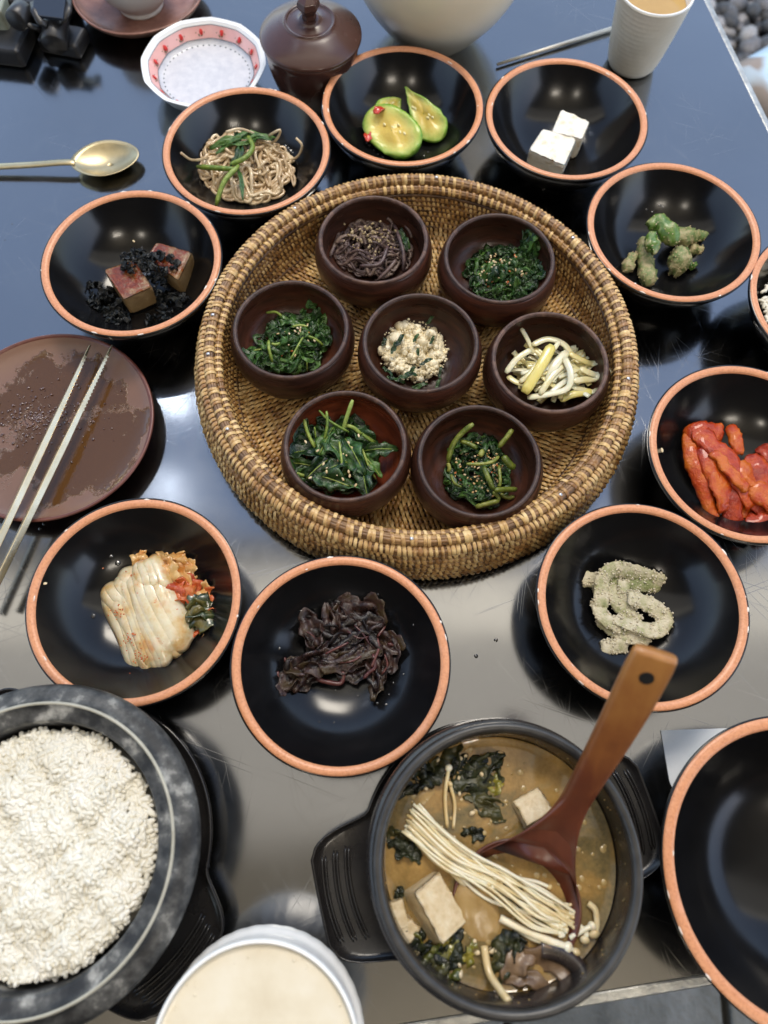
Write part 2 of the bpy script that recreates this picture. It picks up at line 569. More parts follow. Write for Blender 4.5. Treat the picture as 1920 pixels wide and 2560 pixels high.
# ------------------------------------------------------------------ wooden bowls
m_wood = mat('dark lacquered wood', [(0.020, 0.0085, 0.0055), (0.042, 0.016, 0.0095), (0.080, 0.026, 0.014)], 26, 0.24, rough2=0.36, stretch=(1, 1, 7), bmp=(120, 0.12, 0.002), rand=0.2, detail=6, spec=.35)
m_woodred = mat('reddish lacquered wood', [(0.045, 0.012, 0.006), (0.12, 0.026, 0.011), (0.20, 0.048, 0.018)], 26, 0.24, rough2=0.36, stretch=(1, 1, 7), bmp=(120, 0.12, 0.002), detail=6, spec=.35)
m_woodlip = mat('worn wood lip', [(0.026, 0.012, 0.009), (0.048, 0.022, 0.016), (0.12, 0.062, 0.042)], 140, 0.45, spec=.35, rand=0.2, bmp=(300, 0.3, 0.001), detail=7)
BKZ = 0.011
def wood_bowl(x, y, label):
    t = empty('wooden_bowl', (x, y, BKZ), label, 'wooden bowl', 'dark wooden bowls in the basket')
    body = [(0, 0.0015), (0.024, 0.0015), (0.030, 0.0), (0.037, 0.003), (0.046, 0.012), (0.0502, 0.024), (0.0495, 0.035), (0.0470, 0.0420), (0.0462, 0.0435)]
    o = new_obj('body', *lathe(spro(body, 5), 96, wob=0.004), m_wood, t)
    o.rotation_euler.z = rng.uniform(0, 6)
    lip = [(0.0462, 0.0435), (0.0458, 0.0446), (0.0448, 0.0452), (0.0436, 0.0450), (0.0427, 0.0442), (0.0424, 0.0430)]
    new_obj('lip', *lathe(spro(lip, 4), 96, wob=0.002), m_woodlip, t)
    inn = [(0, 0.0075), (0.018, 0.0078), (0.030, 0.0105), (0.0395, 0.0175), (0.0440, 0.0270), (0.0442, 0.0350), (0.0424, 0.0430)]
    o = new_obj('inside', *lathe(spro(inn, 5), 96, wob=0.0), m_woodred if 'reddish' in label else m_wood, t)
    o.rotation_euler.z = rng.uniform(0, 6)
    def fl(x, y):
        r = math.hypot(x, y)
        return float(np.interp(r, [0, .018, .03, .0395, .044], [.0075, .0078, .0105, .0175, .027]))
    return t, fl, np.array([x, y, BKZ])
WB = {}
for key, (x, y, lab) in {
    'fern': (-.0187, .4303, 'dark wooden bowl with purple brown stems, at the back left of the basket'),
    'sesame': (.088, .4166, 'dark wooden bowl with sesame dark greens, at the back right of the basket'),
    'spinach': (-.0811, .338, 'dark wooden bowl with bright and dark greens, leftmost in the basket'),
    'whitetofu': (.0237, .3307, 'dark wooden bowl with crumbled tofu, in the middle of the basket'),
    'strips': (.1269, .3178, 'dark wooden bowl with pale yellow strips, rightmost in the basket'),
    'leafy': (-.0314, .2371, 'reddish wooden bowl with broad green leaves, front left in the basket'),
    'stems': (.070, .2291, 'dark wooden bowl with green stems and crumbs, front right in the basket'),
}.items():
    WB[key] = wood_bowl(x * .988, y * .988, lab)

# ------------------------------------------------------------------ basket
BC = np.array([0.0220, 0.3285, 0.0])
m_rat = mat('rattan strip', [(0.21, 0.095, 0.026), (0.39, 0.215, 0.068), (0.55, 0.35, 0.13), (0.66, 0.46, 0.21)], 60, 0.34, rough2=0.48, rand=0.30, island=True, detail=5)
m_ratw = mat('rattan wrap', [(0.27, 0.13, 0.042), (0.48, 0.29, 0.11), (0.62, 0.43, 0.19)], 120, 0.36, rand=0.30, detail=5)
m_core = mat('rattan core', [(0.06, 0.026, 0.009), (0.18, 0.09, 0.032), (0.36, 0.20, 0.075)], 70, 0.45, rand=0.35, island=True, detail=6)
bk = empty('basket', BC, 'round golden brown rattan tray basket holding seven small wooden bowls', 'basket')
# meridian of the woven shell as (r, z, normal r, normal z): base from the centre out, inner wall up; outer wall down
def strip_grid(c, u, t, n, L, W, bul, lift=0.0):
    """small curved strip: centre c, long axis u, cross axis t, normal n"""
    v = []
    for i in range(7):
        s = (i - 3) / 3
        hgt = bul * (1 - s * s) - 0.0002 * abs(s) + lift
        w = W * (0.55 + 0.45 * (1 - s * s))
        for k, e in enumerate((-1, 0, 1)):
            v.append(c + u * (s * L / 2) + t * (e * w / 2) + n * (hgt - (0.0007 if e else 0.0)))
    f = []
    for i in range(6):
        for k in range(2):
            a = i * 3 + k
            f.append((a, a + 3, a + 4, a + 1))
    return v, f
strips, cores, under = MB(), MB(), MB()
single = [0]
def weave_row(r, z, nr, nz, ur, uz, L, W, step, phase, bul, near=False):
    cnt = max(6, int(2 * PI * r / step))
    skew = 0.28
    for j in range(cnt):
        a = 2 * PI * (j + phase) / cnt + rng.normal(0, 0.06 * step / max(r, .01))
        ca, sa = math.cos(a), math.sin(a)
        rad = np.array([ca, sa, 0]); tan = np.array([-sa, ca, 0]); zz = np.array([0, 0, 1.0])
        c = rad * r + zz * z
        u = rad * ur + zz * uz
        n = rad * nr + zz * nz
        sk = skew + rng.normal(0, 0.07)
        u2 = u * math.cos(sk) + tan * math.sin(sk)
        t2 = tan * math.cos(sk) - u * math.sin(sk)
        g_ = strip_grid(c + n * rng.normal(0, .0001), u2, t2, n, L * rng.uniform(.9, 1.1), W * rng.uniform(.8, 1.12), bul * rng.uniform(.8, 1.15))
        if near and sa < -0.80 and single[0] < 300:
            new_obj('woven_strip', *g_, m_ratw, bk); single[0] += 1
        else:
            strips.add(g_)
pitch = 0.0052
row = 0
r = 0.006
while r < 0.147:
    weave_row(r, BKZ - 0.0030, 0, 1, 1, 0, 0.0100, 0.0027, 0.0040, (row % 2) * 0.5, 0.0026)
    cores.add(tube(ring_path(r + pitch / 2, BKZ - 0.0046, 0, 0, 120), 0.0021, 6, closed=True))
    r += pitch; row += 1
# inner wall
wall = smooth_prof([(0.148, BKZ - 0.003), (0.1535, 0.0125), (0.1572, 0.021), (0.1590, 0.031), (0.1598, 0.040)], 12)
d = np.cumsum(np.r_[0, np.linalg.norm(np.diff(wall, axis=0), axis=1)])
for s in np.arange(0.002, d[-1], pitch):
    p = np.array([np.interp(s, d, wall[:, 0]), np.interp(s, d, wall[:, 1])])
    p2 = np.array([np.interp(s + .001, d, wall[:, 0]), np.interp(s + .001, d, wall[:, 1])])
    u = p2 - p; u /= np.linalg.norm(u) + 1e-9
    if s + .001 > d[-1]: u = np.array([0, 1.])
    n = np.array([-u[1], u[0]])
    weave_row(p[0], p[1], n[0], n[1], u[0], u[1], 0.0100, 0.0028, 0.0043, (row % 2) * .5, 0.0028)
    cores.add(tube(ring_path(p[0] + u[0] * pitch / 2, p[1] + u[1] * pitch / 2, 0, 0, 120), 0.0022, 6, closed=True))
    row += 1
# outer wall
wall = smooth_prof([(0.1750, 0.042), (0.1785, 0.033), (0.1810, 0.022), (0.1815, 0.011), (0.1785, 0.001)], 12)
d = np.cumsum(np.r_[0, np.linalg.norm(np.diff(wall, axis=0), axis=1)])
for s in np.arange(0.000, d[-1] - .002, pitch):
    p = np.array([np.interp(s, d, wall[:, 0]), np.interp(s, d, wall[:, 1])])
    p2 = np.array([np.interp(s + .001, d, wall[:, 0]), np.interp(s + .001, d, wall[:, 1])])
    u = p2 - p; u /= np.linalg.norm(u) + 1e-9
    n = np.array([-u[1], u[0]])
    weave_row(p[0], p[1], n[0], n[1], u[0], u[1], 0.0104, 0.0031, 0.0047, (row % 2) * .5, 0.0032, True)
    cores.add(tube(ring_path(p[0], p[1], 0, 0, 120), 0.0023, 6, closed=True))
    row += 1
strips.build('woven_strips', m_rat, bk, kind='stuff')
cores.build('coils', m_core, bk, kind='stuff')
m_dark = mat('dark rattan shell', [(0.05, 0.022, 0.009), (0.08, 0.037, 0.015)], 60, 0.7)
new_obj('shell', *lathe([(0, BKZ - .006), (0.147, BKZ - .006), (0.1565, .0165), (0.162, .040), (0.171, .042), (0.1755, .033), (0.178, .022), (0.1785, .011), (0.1755, .0008), (0.15, .0005), (0, .0005)], 128), m_dark, bk)
# rim: three bound coils
coil = [(0.1715, 0.0455, 0.0046, 0.0040), (0.1660, 0.0515, 0.0040, 0.0068), (0.1605, 0.0465, 0.0036, 0.0058)]
bundle = []
for ci, (cr_, cz, rad, st) in enumerate(coil):
    for k in range(7):
        a = 2 * PI * k / 7
        ww = 0.46 * rad
        new_obj('coil_core', *tube(ring_path(cr_ + math.cos(a) * rad * .55, cz + math.sin(a) * rad * .55, 0, 0, 180), ww, 6, closed=True), m_core, bk)
def wrap(a, cr_, cz, rad, w):
    """a flat strip bound round the coil at angle a"""
    ca, sa = math.cos(a), math.sin(a)
    R_ = np.array([ca, sa, 0]); T_ = np.array([-sa, ca, 0]); Z_ = np.array([0, 0, 1.0])
    tilt = rng.normal(0.12, 0.10)
    v = []
    n = 14
    for i in range(n):
        b_ = 2 * PI * i / n
        o_ = R_ * math.cos(b_) + Z_ * math.sin(b_)
        for e in (-1, 0, 1):
            sh = T_ * (e * w / 2 + tilt * rad * math.cos(b_))
            v.append(R_ * cr_ + Z_ * cz + o_ * (rad * (1.08 if e else 1.2)) + sh)
    f = []
    for i in range(n):
        j = (i + 1) % n
        for k in range(2):
            f.append((i * 3 + k, j * 3 + k, j * 3 + k + 1, i * 3 + k + 1))
    return v, f
rest = MB(); parts = 0
for ci, (cr_, cz, rad, st) in enumerate(coil):
    cnt = int(2 * PI * cr_ / st)
    a = 0
    while a < 2 * PI:
        w = rng.uniform(.0022, .0031)
        near = math.sin(a) < 0.25
        reps = 2 if (ci == 1 and rng.random() < .45) else 1
        for q_ in range(reps):
            g_ = wrap(a + q_ * 0.0028 / cr_, cr_, cz, rad, w)
            if (ci == 1 or (ci == 0 and near)) and parts < 300:
                new_obj('rim_wrap', *g_, m_ratw, bk); parts += 1
            else:
                rest.add(g_)
        a += st / cr_ * rng.uniform(.82, 1.18) + (reps - 1) * .0028 / cr_
rest.build('rim_wraps', m_rat, bk, kind='stuff')
m_nail = mat('nail steel', [(0.5, 0.5, 0.52)], 50, 0.3, metal=1)
for (px, py) in ((1030, 1329), (572, 1070), (533, 786), (733, 515), (1092, 437), (1437, 590), (1570, 945), (1410, 1245), (521, 884)):
    q = at(px, py, 0.056) - BC
    a = math.atan2(q[1], q[0])
    new_obj('nail', *ellipsoid((0.1660 * math.cos(a), 0.1660 * math.sin(a), 0.0557), (.0014, .0014, .0007)), m_nail, bk)
# ------------------------------------------------------------------ plate, chopsticks, spoon
m_plate, nt, b = base_mat('brown glazed plate')
f = noise(nt, 22, 7, 0.65)
lp = nt.nodes.new('ShaderNodeTexCoord')
sep = nt.nodes.new('ShaderNodeSeparateXYZ')
nt.links.new(lp.outputs['Object'], sep.inputs[0])
rad = math_n(nt, 'SQRT', math_n(nt, 'ADD', math_n(nt, 'POWER', sep.outputs[0], 2), math_n(nt, 'POWER', sep.outputs[1], 2)))
ff = math_n(nt, 'SUBTRACT', f, math_n(nt, 'MULTIPLY', math_n(nt, 'POWER', math_n(nt, 'DIVIDE', rad, 0.085), 3), 0.28))
wet = ramp(nt, ff, [(0.39, (0, 0, 0)), (0.43, (1, 1, 1))])
basec = ramp(nt, noise(nt, 14, 3), [(0.3, (0.15, 0.080, 0.052)), (0.7, (0.185, 0.10, 0.066))])
setin(nt, b.inputs['Base Color'], mixc(nt, wet, basec, (0.085, 0.038, 0.012)))
setin(nt, b.inputs['Roughness'], ramp(nt, wet, [(0, (0.32,) * 3), (1, (0.09,) * 3)]))
bump(nt, b, math_n(nt, 'ADD', wet, math_n(nt, 'MULTIPLY', noise(nt, 160, 3), math_n(nt, 'MULTIPLY', wet, 0.6))), 0.5, 0.0012)
m_platerim = mat('plate rim', [(0.10, 0.030, 0.022), (0.16, 0.055, 0.040)], 90, 0.35)
PC = np.array([-0.2735, 0.2593, 0])
pl = empty('brown_plate', PC, 'flat brown plate smeared with dark sauce, two chopsticks across it', 'plate')
new_obj('plate_body', *lathe(spro([(0, 0.006), (0.04, 0.006), (0.046, 0.0), (0.05, 0.0), (0.06, 0.006), (0.078, 0.014), (0.0838, 0.0185)], 4), 120, wob=.003), m_platerim, pl)
new_obj('plate_face', *lathe(spro([(0, 0.0120), (0.03, 0.0120), (0.06, 0.0130), (0.074, 0.0152), (0.0815, 0.0185)], 5), 120, wob=.0), m_plate, pl)
new_obj('rim', *lathe(spro([(0.0811, 0.0183), (0.0822, 0.0195), (0.0836, 0.0197), (0.0845, 0.0187), (0.0838, 0.0178)], 3), 120, wob=.0), m_platerim, pl)
m_sauce = mat('dark sauce bead', [(0.05, 0.015, 0.008), (0.10, 0.035, 0.015)], 200, 0.08, coat=1.0)
mb = MB()
for i in range(330):
    a, r = rng.uniform(0, 2 * PI), abs(rng.normal(0, 0.022))
    x, y = -0.012 + r * math.cos(a) * 1.6, 0.008 + r * math.sin(a) * 0.9
    if math.hypot(x, y) > .068: continue
    s = rng.uniform(0.0004, 0.0013)
    mb.add(ellipsoid((x, y, 0.0122 + (math.hypot(x, y) / .08) ** 3 * .003), (s, s * rng.uniform(.7, 1.3), s * 0.6), rotm('Z', a), 8, 5, 0.2, 2, i))
mb.build('sauce_drops', m_sauce, pl, kind='stuff')

m_brass = mat('pale brass', [(0.62, 0.50, 0.30), (0.74, 0.63, 0.43)], 60, 0.22, metal=1.0, rough2=0.34, bmp=(300, .08, .0005))
def chopstick(tip, end, label):
    tip, end = np.array(tip), np.array(end)
    d = end - tip; L = np.linalg.norm(d); d /= L
    end = tip + d * 0.225
    o0 = np.array([tip[0], tip[1], 0])
    t = empty('chopstick', o0, label, 'chopstick', 'metal chopsticks on the brown plate')
    P = [tip + (end - tip) * s - o0 for s in np.linspace(0, 1, 18)]
    rad = [0.0014 + 0.0021 * min(1, s * 2.4) for s in np.linspace(0, 1, 18)]
    rad[0] = .0008
    v, f = tube(P, rad, 4, 1.0, 1.0)
    T, N, B = frames(np.array(P))
    o = new_obj('shaft', v, f, m_brass, t, smooth=False)
    bevel(o, 0.0005, 3)
    mb = MB()
    for k in range(16):
        s = 0.012 + k * 0.0034
        c = tip + d * s - o0
        r = 0.0014 + .0021 * min(1, s / .225 * 2.4)
        mb.add(tube([c - d * .0006, c + d * .0006], r * 1.05, 4))
    mb.build('grip_notches', m_brass, t, smooth=False, kind='stuff')
    return t
def lin(a, b, z0, z1):
    return at(a[0], a[1], z0), at(b[0], b[1], z1)
chopstick(*lin((226, 862), (0, 1345), 0.0245, 0.0245), 'left one of the two metal chopsticks on the brown plate')
chopstick(*lin((281, 862), (0, 1440), 0.0245, 0.0245), 'right one of the two metal chopsticks on the brown plate')

SC = at(274, 402, 0.006) * np.array([1, 1, 0])
m_spoon = mat('worn gold spoon metal', [(0.40, 0.33, 0.19), (0.52, 0.44, 0.27)], 60, 0.33, metal=.9, rough2=0.42)
sp = empty('spoon', SC, 'gold metal spoon lying bowl up on the table', 'spoon')
v, f = [], []
nr_, na = 8, 36
ang = math.radians(14)
def spoon_pt(rho, a):
    x = rho * 0.0290 * math.cos(a); y = rho * 0.0215 * math.sin(a) * (1 - 0.16 * math.cos(a))
    if math.cos(a) < 0: x *= 1.0 + .22 * (abs(math.cos(a)) ** 4)
    z = 0.0012 + 0.0095 * rho ** 2.3
    return np.array([x * math.cos(ang) - y * math.sin(ang), x * math.sin(ang) + y * math.cos(ang), z])
for i in range(nr_ + 1):
    for k in range(na):
        v.append(spoon_pt(max(i / nr_, 1e-3), 2 * PI * k / na))
for i in range(nr_):
    for k in range(na):
        l = (k + 1) % na
        f.append((i * na + k, (i + 1) * na + k, (i + 1) * na + l, i * na + l))
o = new_obj('spoon_bowl', v, f, m_spoon, sp)
so = o.modifiers.new('solid', 'SOLIDIFY'); so.thickness = 0.0009; so.offset = -1
h0 = spoon_pt(1.0, PI) * 1.0
he = at(0, 415, 0.008) - SC
hd = (he - h0) / np.linalg.norm(he - h0)
P = [h0 + hd * (-0.004), h0 + hd * .0, h0 + hd * .012, h0 + hd * 0.05, h0 + hd * 0.16]
P[0][2] = 0.0095; P[1][2] = 0.0106; P[2][2] = 0.0105; P[3][2] = 0.008; P[4][2] = 0.004
new_obj('handle', *tube(smooth_prof(P, 5), 0.0036, 10, 0.45, 1.0), m_spoon, sp)

# ------------------------------------------------------------------ back row of crockery
def lathe_thing(name, c, label, cat): return empty(name, (c[0], c[1], 0), label, cat)
m_white = mat('white porcelain', [(0.74, 0.76, 0.77), (0.80, 0.81, 0.82)], 20, 0.16)
m_cream = mat('cream porcelain', [(0.74, 0.66, 0.51), (0.80, 0.73, 0.59)], 8, 0.20)
m_buff = mat('buff stoneware', [(0.62, 0.58, 0.49), (0.72, 0.68, 0.60)], 30, 0.42, bmp=(180, .15, .001))

pc = np.array([-0.1951, 0.6526])
t = lathe_thing('floral_dish', pc, 'ten sided white dish with a pink band of red flowers', 'dish')
k10 = 12
def poly(R, z, n=120):
    out = []
    for i in range(n):
        a = 2 * PI * i / n + 0.2
        m = (a % (2 * PI / k10)) - PI / k10
        rr = R * (0.45 + 0.55 * math.cos(PI / k10) / math.cos(m)) if R > .03 else R
        out.append((rr * math.cos(a), rr * math.sin(a), z))
    return out
def polylathe(prof):
    v, f = [], []
    for (R, z) in prof: v += poly(R, z)
    n = 120
    for i in range(len(prof) - 1):
        for j in range(n):
            k = (j + 1) % n
            f.append((i * n + j, i * n + k, (i + 1) * n + k, (i + 1) * n + j))
    return v, f
new_obj('outside', *polylathe(spro([(0.0001, 0.002), (0.030, 0.002), (0.034, 0.0), (0.038, 0.002), (0.050, 0.012), (0.0606, 0.0285), (0.0600, 0.0297), (0.0570, 0.0295)], 4)), m_white, t)
m_pink, nt, b = base_mat('pink band glaze')
setin(nt, b.inputs['Base Color'], ramp(nt, noise(nt, 60, 3), [(0.3, (0.74, 0.40, 0.38)), (0.7, (0.78, 0.47, 0.45))]))
b.inputs['Roughness'].default_value = 0.16
new_obj('rim', *polylathe([(0.0572, 0.0295), (0.0545, 0.0268)]), m_white, t)
new_obj('pink_band', *polylathe([(0.0545, 0.0268), (0.0515, 0.0225), (0.0478, 0.0175)]), m_pink, t)
new_obj('floor', *polylathe(spro([(0.0478, 0.0175), (0.0455, 0.0150), (0.041, 0.0136), (0.02, 0.013), (0.0001, 0.013)], 4)), mat('speckled dish glaze', [(0.50, 0.52, 0.58), (0.64, 0.65, 0.69)], 130, 0.3, detail=6), t)
m_dot = mat('grey blue paint', [(0.10, 0.14, 0.17)], 50, 0.3)
m_red = mat('red paint', [(0.55, 0.02, 0.02), (0.65, 0.05, 0.04)], 50, 0.3)
m_grn = mat('olive paint', [(0.12, 0.13, 0.05)], 50, 0.3)
new_obj('line', *tube([(x, y, z + .0003) for x, y, z in poly(0.0548, 0.0268)], 0.00035, 5, closed=True), m_dot, t)
new_obj('line', *tube([(x, y, z + .0003) for x, y, z in poly(0.0476, 0.0176)], 0.00035, 5, closed=True), m_dot, t)
mb = MB()
for i in range(46):
    a = 2 * PI * i / 46
    mb.add(ellipsoid((0.0425 * math.cos(a), 0.0425 * math.sin(a), 0.0142), (0.0006, 0.0010, 0.0005), rotm('Z', a), 6, 4))
mb.build('dots', m_dot, t, kind='stuff')
for i in range(15):
    a = 2 * PI * i / 15 + .1
    kk = 0.0505 * (0.45 + 0.55 * math.cos(PI / k10) / math.cos(((a - 0.2) % (2 * PI / k10)) - PI / k10))
    c = (kk * math.cos(a), kk * math.sin(a), 0.0226)
    R_ = rotm('Z', a) @ rotm('Y', -0.98)
    fl_ = new_obj('flower', *ellipsoid(c, (0.0030, 0.0020, 0.0008), R_, 10, 6, .2, 3, i), m_red, t)
    mb = MB()
    for s in (-1, 1):
        mb.add(ellipsoid(np.array(c) + R_ @ np.array([-.0026, s * .0014 + .001, .0001]), (0.0014, 0.0007, 0.0003), R_ @ rotm('Z', s * .7), 6, 4))
        mb.add(ellipsoid(np.array(c) + R_ @ np.array([-.0003, s * .0042 + .001, .0001]), (0.0006, 0.0006, 0.0003), R_, 6, 4))
    mb.build('leaves', m_grn, fl_)

m_brown = mat('brown melamine', [(0.050, 0.022, 0.017), (0.065, 0.029, 0.023)], 20, 0.20, rough2=.3, bmp=(30, .03, .002))
lc = np.array([-0.0874, 0.6513])
t = lathe_thing('lidded_pot', lc, 'dark brown lidded pot with a six sided knob', 'pot')
new_obj('body', *lathe(spro([(0, 0.001), (0.030, 0.0), (0.033, 0.004), (0.038, 0.018), (0.0425, 0.035), (0.0440, 0.050), (0.0455, 0.056), (0.0455, 0.060), (0.040, 0.0605)], 4)), m_brown, t)
lid = new_obj('lid', *lathe(spro([(0.0440, 0.0608), (0.0472, 0.0612), (0.0477, 0.0632), (0.0465, 0.0650), (0.040, 0.0690), (0.030, 0.0735), (0.0245, 0.0757), (0.0232, 0.0772), (0.0215, 0.0768), (0.0200, 0.0757), (0.0120, 0.0772), (0.008, 0.0790), (0.0001, 0.0790)], 4)), m_brown, t)
v, f = lathe([(0.0001, 0.079), (0.0070, 0.079), (0.0065, 0.083), (0.0085, 0.0865), (0.0112, 0.0905), (0.0098, 0.0955), (0.004, 0.0985), (0.0001, 0.0985)], 6, a0=.3)
o = new_obj('knob', v, f, m_brown, lid, smooth=False); bevel(o, .0008, 3)

jc = np.array([0.030, 0.742])
t = lathe_thing('porcelain_jar', jc, 'large cream porcelain jar with a round belly, at the top of the photo', 'jar')
new_obj('body', *lathe(spro([(0, 0.003), (0.030, 0.003), (0.034, 0.0), (0.038, 0.003), (0.052, 0.018), (0.072, 0.045), (0.086, 0.075), (0.092, 0.105), (0.088, 0.135), (0.072, 0.160), (0.05, 0.172), (0.042, 0.178), (0.042, 0.19), (0.045, .195), (.041, .196), (.038, .185)], 5)), m_cream, t)
# tea cup
cc_ = np.array([0.2375, 0.712])
t = lathe_thing('tea_cup', cc_, 'tall ribbed off-white cup with pale brown tea', 'cup')
prof = [(0, 0.002), (0.018, 0.002), (0.021, 0.0), (0.0235, 0.002)]
for i in range(46):
    s = i / 45
    r_ = 0.0245 + 0.0110 * s ** 0.72
    prof.append((r_ + (0.00025 if i % 3 else 0), 0.004 + 0.070 * s))
prof += [(0.0362, 0.0750), (0.0356, 0.0762), (0.0342, 0.0760), (0.0335, 0.0750)]
new_obj('body', *lathe(prof, 96, wob=.002), m_buff, t)
new_obj('lip', *lathe(spro([(0.0360, 0.0750), (0.0355, 0.0768), (0.0342, 0.0770), (0.0334, 0.0752), (0.0325, 0.066), (0.031, 0.05)], 3), 96), m_white, t)
m_tea = mat('tea', [(0.42, 0.26, 0.08), (0.50, 0.33, 0.12)], 20, 0.05)
new_obj('tea', *lathe([(0.0001, 0.0640), (0.0322, 0.0640)], 64), m_tea, t)
# thin rod behind the cup
a_, b_ = at(1243, 161, 0.003), at(1530, 72, 0.003)
ro = (a_ + b_) / 2 * np.array([1, 1, 0])
o = new_obj('metal_chopstick', *tube([a_ - ro, (a_ + b_) / 2 - ro, b_ - ro], [0.0014, 0.0020, 0.0024], 8), mat('grey steel', [(0.45, 0.42, 0.36), (0.55, 0.52, 0.46)], 60, 0.45, metal=.6), None)
o.location = ro
tag(o, 'single grey metal chopstick lying with its end behind the tea cup', 'chopstick')
# terracotta saucer and white cup, top left
sc_ = at(345, -28, 0.02)[:2]
t = lathe_thing('clay_saucer', sc_, 'brown clay saucer with a chipped edge under a white cup', 'saucer')
m_terra = mat('brown fired clay', [(0.13, 0.055, 0.038), (0.22, 0.10, 0.07), (0.30, 0.15, 0.11)], 60, 0.5, bmp=(120, .3, .001), rough2=.35)
new_obj('outside', *lathe(spro([(0, 0.001), (0.04, 0.0), (0.05, 0.004), (0.062, 0.012), (0.0680, 0.0195), (0.0672, 0.0212), (0.0655, 0.0208)], 4), 90, wob=.012), m_terra, t)
new_obj('inside', *lathe(spro([(0.0658, 0.0208), (0.058, 0.0135), (0.045, 0.0090), (0.025, 0.0075), (0.0001, 0.0075)], 4), 90, wob=.012), m_terra, t)
q = at(352, 8, 0.01)
t = empty('white_cup', (q[0], q[1], 0.0078), 'off-white cup standing on the brown clay saucer', 'cup')
new_obj('body', *lathe(spro([(0, 0.002), (0.020, 0.002), (0.0225, 0.0), (0.0235, 0.002), (0.0225, 0.005), (0.027, 0.009), (0.036, 0.020), (0.041, 0.034), (0.042, 0.050), (0.0405, 0.051), (0.039, 0.035), (0.030, 0.017), (0.0001, 0.012)], 5), 90), mat('grey white glaze', [(0.50, 0.49, 0.46), (0.58, 0.57, 0.54)], 20, 0.25), t)

# black device, top left corner
m_dev = mat('black plastic', [(0.012, 0.012, 0.013), (0.022, 0.022, 0.024)], 60, 0.38, bmp=(500, .15, .0004))
m_glass = mat('dark lens', [(0.03, 0.04, 0.06)], 20, 0.08)
dq = at(95, 45, 0.0)
t = empty('black_gadget', (dq[0], dq[1], 0), 'black plastic gadget with round knobs and a folding bracket in the top left corner', 'gadget')
def dloc(x, y, z): return at(x, y, z) - np.array([dq[0], dq[1], 0])
o = new_obj('body', *box(dloc(60, 0, .018), (0.090, 0.050, 0.034), rotm('Z', -.15)), m_dev, t, smooth=False); bevel(o, .004)
o = new_obj('screen', *box(dloc(125, 8, .044), (0.031, 0.030, 0.004), rotm('Z', -.1) @ rotm('X', .35)), m_glass, t, smooth=False); bevel(o, .001)
def cyl(c, d, r, L, seg=28):
    c, d = np.array(c), np.array(d, float) / np.linalg.norm(d)
    return tube([c - d * L / 2, c - d * L * .44, c + d * L * .44, c + d * L / 2], [r * .9, r, r, r * .9], seg)
new_obj('knob', *cyl(dloc(138, 80, .022), (0.05, -1, -0.2), 0.0125, 0.030), m_dev, t)
new_obj('knob', *cyl(dloc(50, 38, .036), (-0.2, -1, .1), 0.0105, 0.020), m_dev, t)
new_obj('bracket', *tube([dloc(84, 8, .042), dloc(86, 30, .041), dloc(100, 55, .037), dloc(118, 62, .034)], 0.0040, 8, .6, 1), m_dev, t)
new_obj('bracket', *tube([dloc(170, 0, .042), dloc(170, 28, .041), dloc(160, 46, .037), dloc(146, 56, .034)], 0.0042, 8, .6, 1), m_dev, t)
new_obj('bracket', *tube([dloc(52, 52, .036), dloc(80, 66, .03), dloc(112, 74, .025)], 0.0036, 8, .6, 1), m_dev, t)
o = new_obj('foot', *box(dloc(160, 100, .008), (0.044, 0.030, 0.016), rotm('Z', -.2)), m_dev, t, smooth=False); bevel(o, .004)
o = new_obj('foot', *box(dloc(10, 105, .010), (0.052, 0.045, 0.020), rotm('Z', -.1)), m_dev, t, smooth=False); bevel(o, .004)
q = at(4, 18, .03)
o = new_obj('tin', *box((0, 0, 0.02), (0.022, 0.03, 0.04)), mat('grey green tin', [(0.22, 0.25, 0.2), (0.35, 0.37, 0.3)], 90, 0.4), None, smooth=False); bevel(o, .003)
o.location = (q[0] - .004, q[1] - .004, 0)
tag(o, 'small grey green tin at the left edge beside the black gadget', 'tin')

# cushion with a pale cover beyond the table's right edge
m_cloth, nt, b = base_mat('pale blue patterned cloth')
tc = nt.nodes.new('ShaderNodeTexCoord').outputs['Object']
mp = nt.nodes.new('ShaderNodeMapping'); mp.inputs['Scale'].default_value = (16, 4.5, 1); mp.inputs['Rotation'].default_value = (0, 0, -.25)
nt.links.new(tc, mp.inputs[0])
f = ramp(nt, noise(nt, 1.0, 2, .4, vec=mp.outputs[0]), [(0.60, (0, 0, 0)), (0.64, (1, 1, 1))])
setin(nt, b.inputs['Base Color'], mixc(nt, f, (0.52, 0.68, 0.82), (0.30, 0.25, 0.22)))
b.inputs['Roughness'].default_value = 0.8
bump(nt, b, noise(nt, 500, 2), .2, .001)
z_ = -0.27
p0 = at(1825, 118, z_)
ct = (p0[0] + 0.315, p0[1] - 0.046)
v, f_ = [], []
n_ = 16
for i in range(n_ + 1):
    for j in range(n_ + 1):
        x = (i / n_ - .5) * .44; y = (j / n_ - .5) * .46
        e = max(abs(i / n_ - .5), abs(j / n_ - .5)) * 2
        v.append((x, y, 0.05 * (1 - e ** 5) + .004 * math.sin(i * .9) * math.cos(j * .7)))
for i in range(n_):
    for j in range(n_):
        a = i * (n_ + 1) + j
        f_.append((a, a + n_ + 1, a + n_ + 2, a + 1))
cu = empty('seat_cushion', (ct[0], ct[1], z_ - .05), 'pale blue cloth seat cushion with brown streaks beyond the table edge', 'cushion', rotz=math.radians(38))
o = new_obj('cover', v, f_, m_cloth, cu); so = o.modifiers.new('s', 'SOLIDIFY'); so.thickness = .03
m_st = mat('dark stool wood', [(0.06, 0.04, 0.03), (0.1, 0.07, 0.05)], 10, .5)
stl = empty('stool', (ct[0], ct[1], GZ), 'dark wooden stool under the pale blue cushion', 'stool', rotz=math.radians(38))
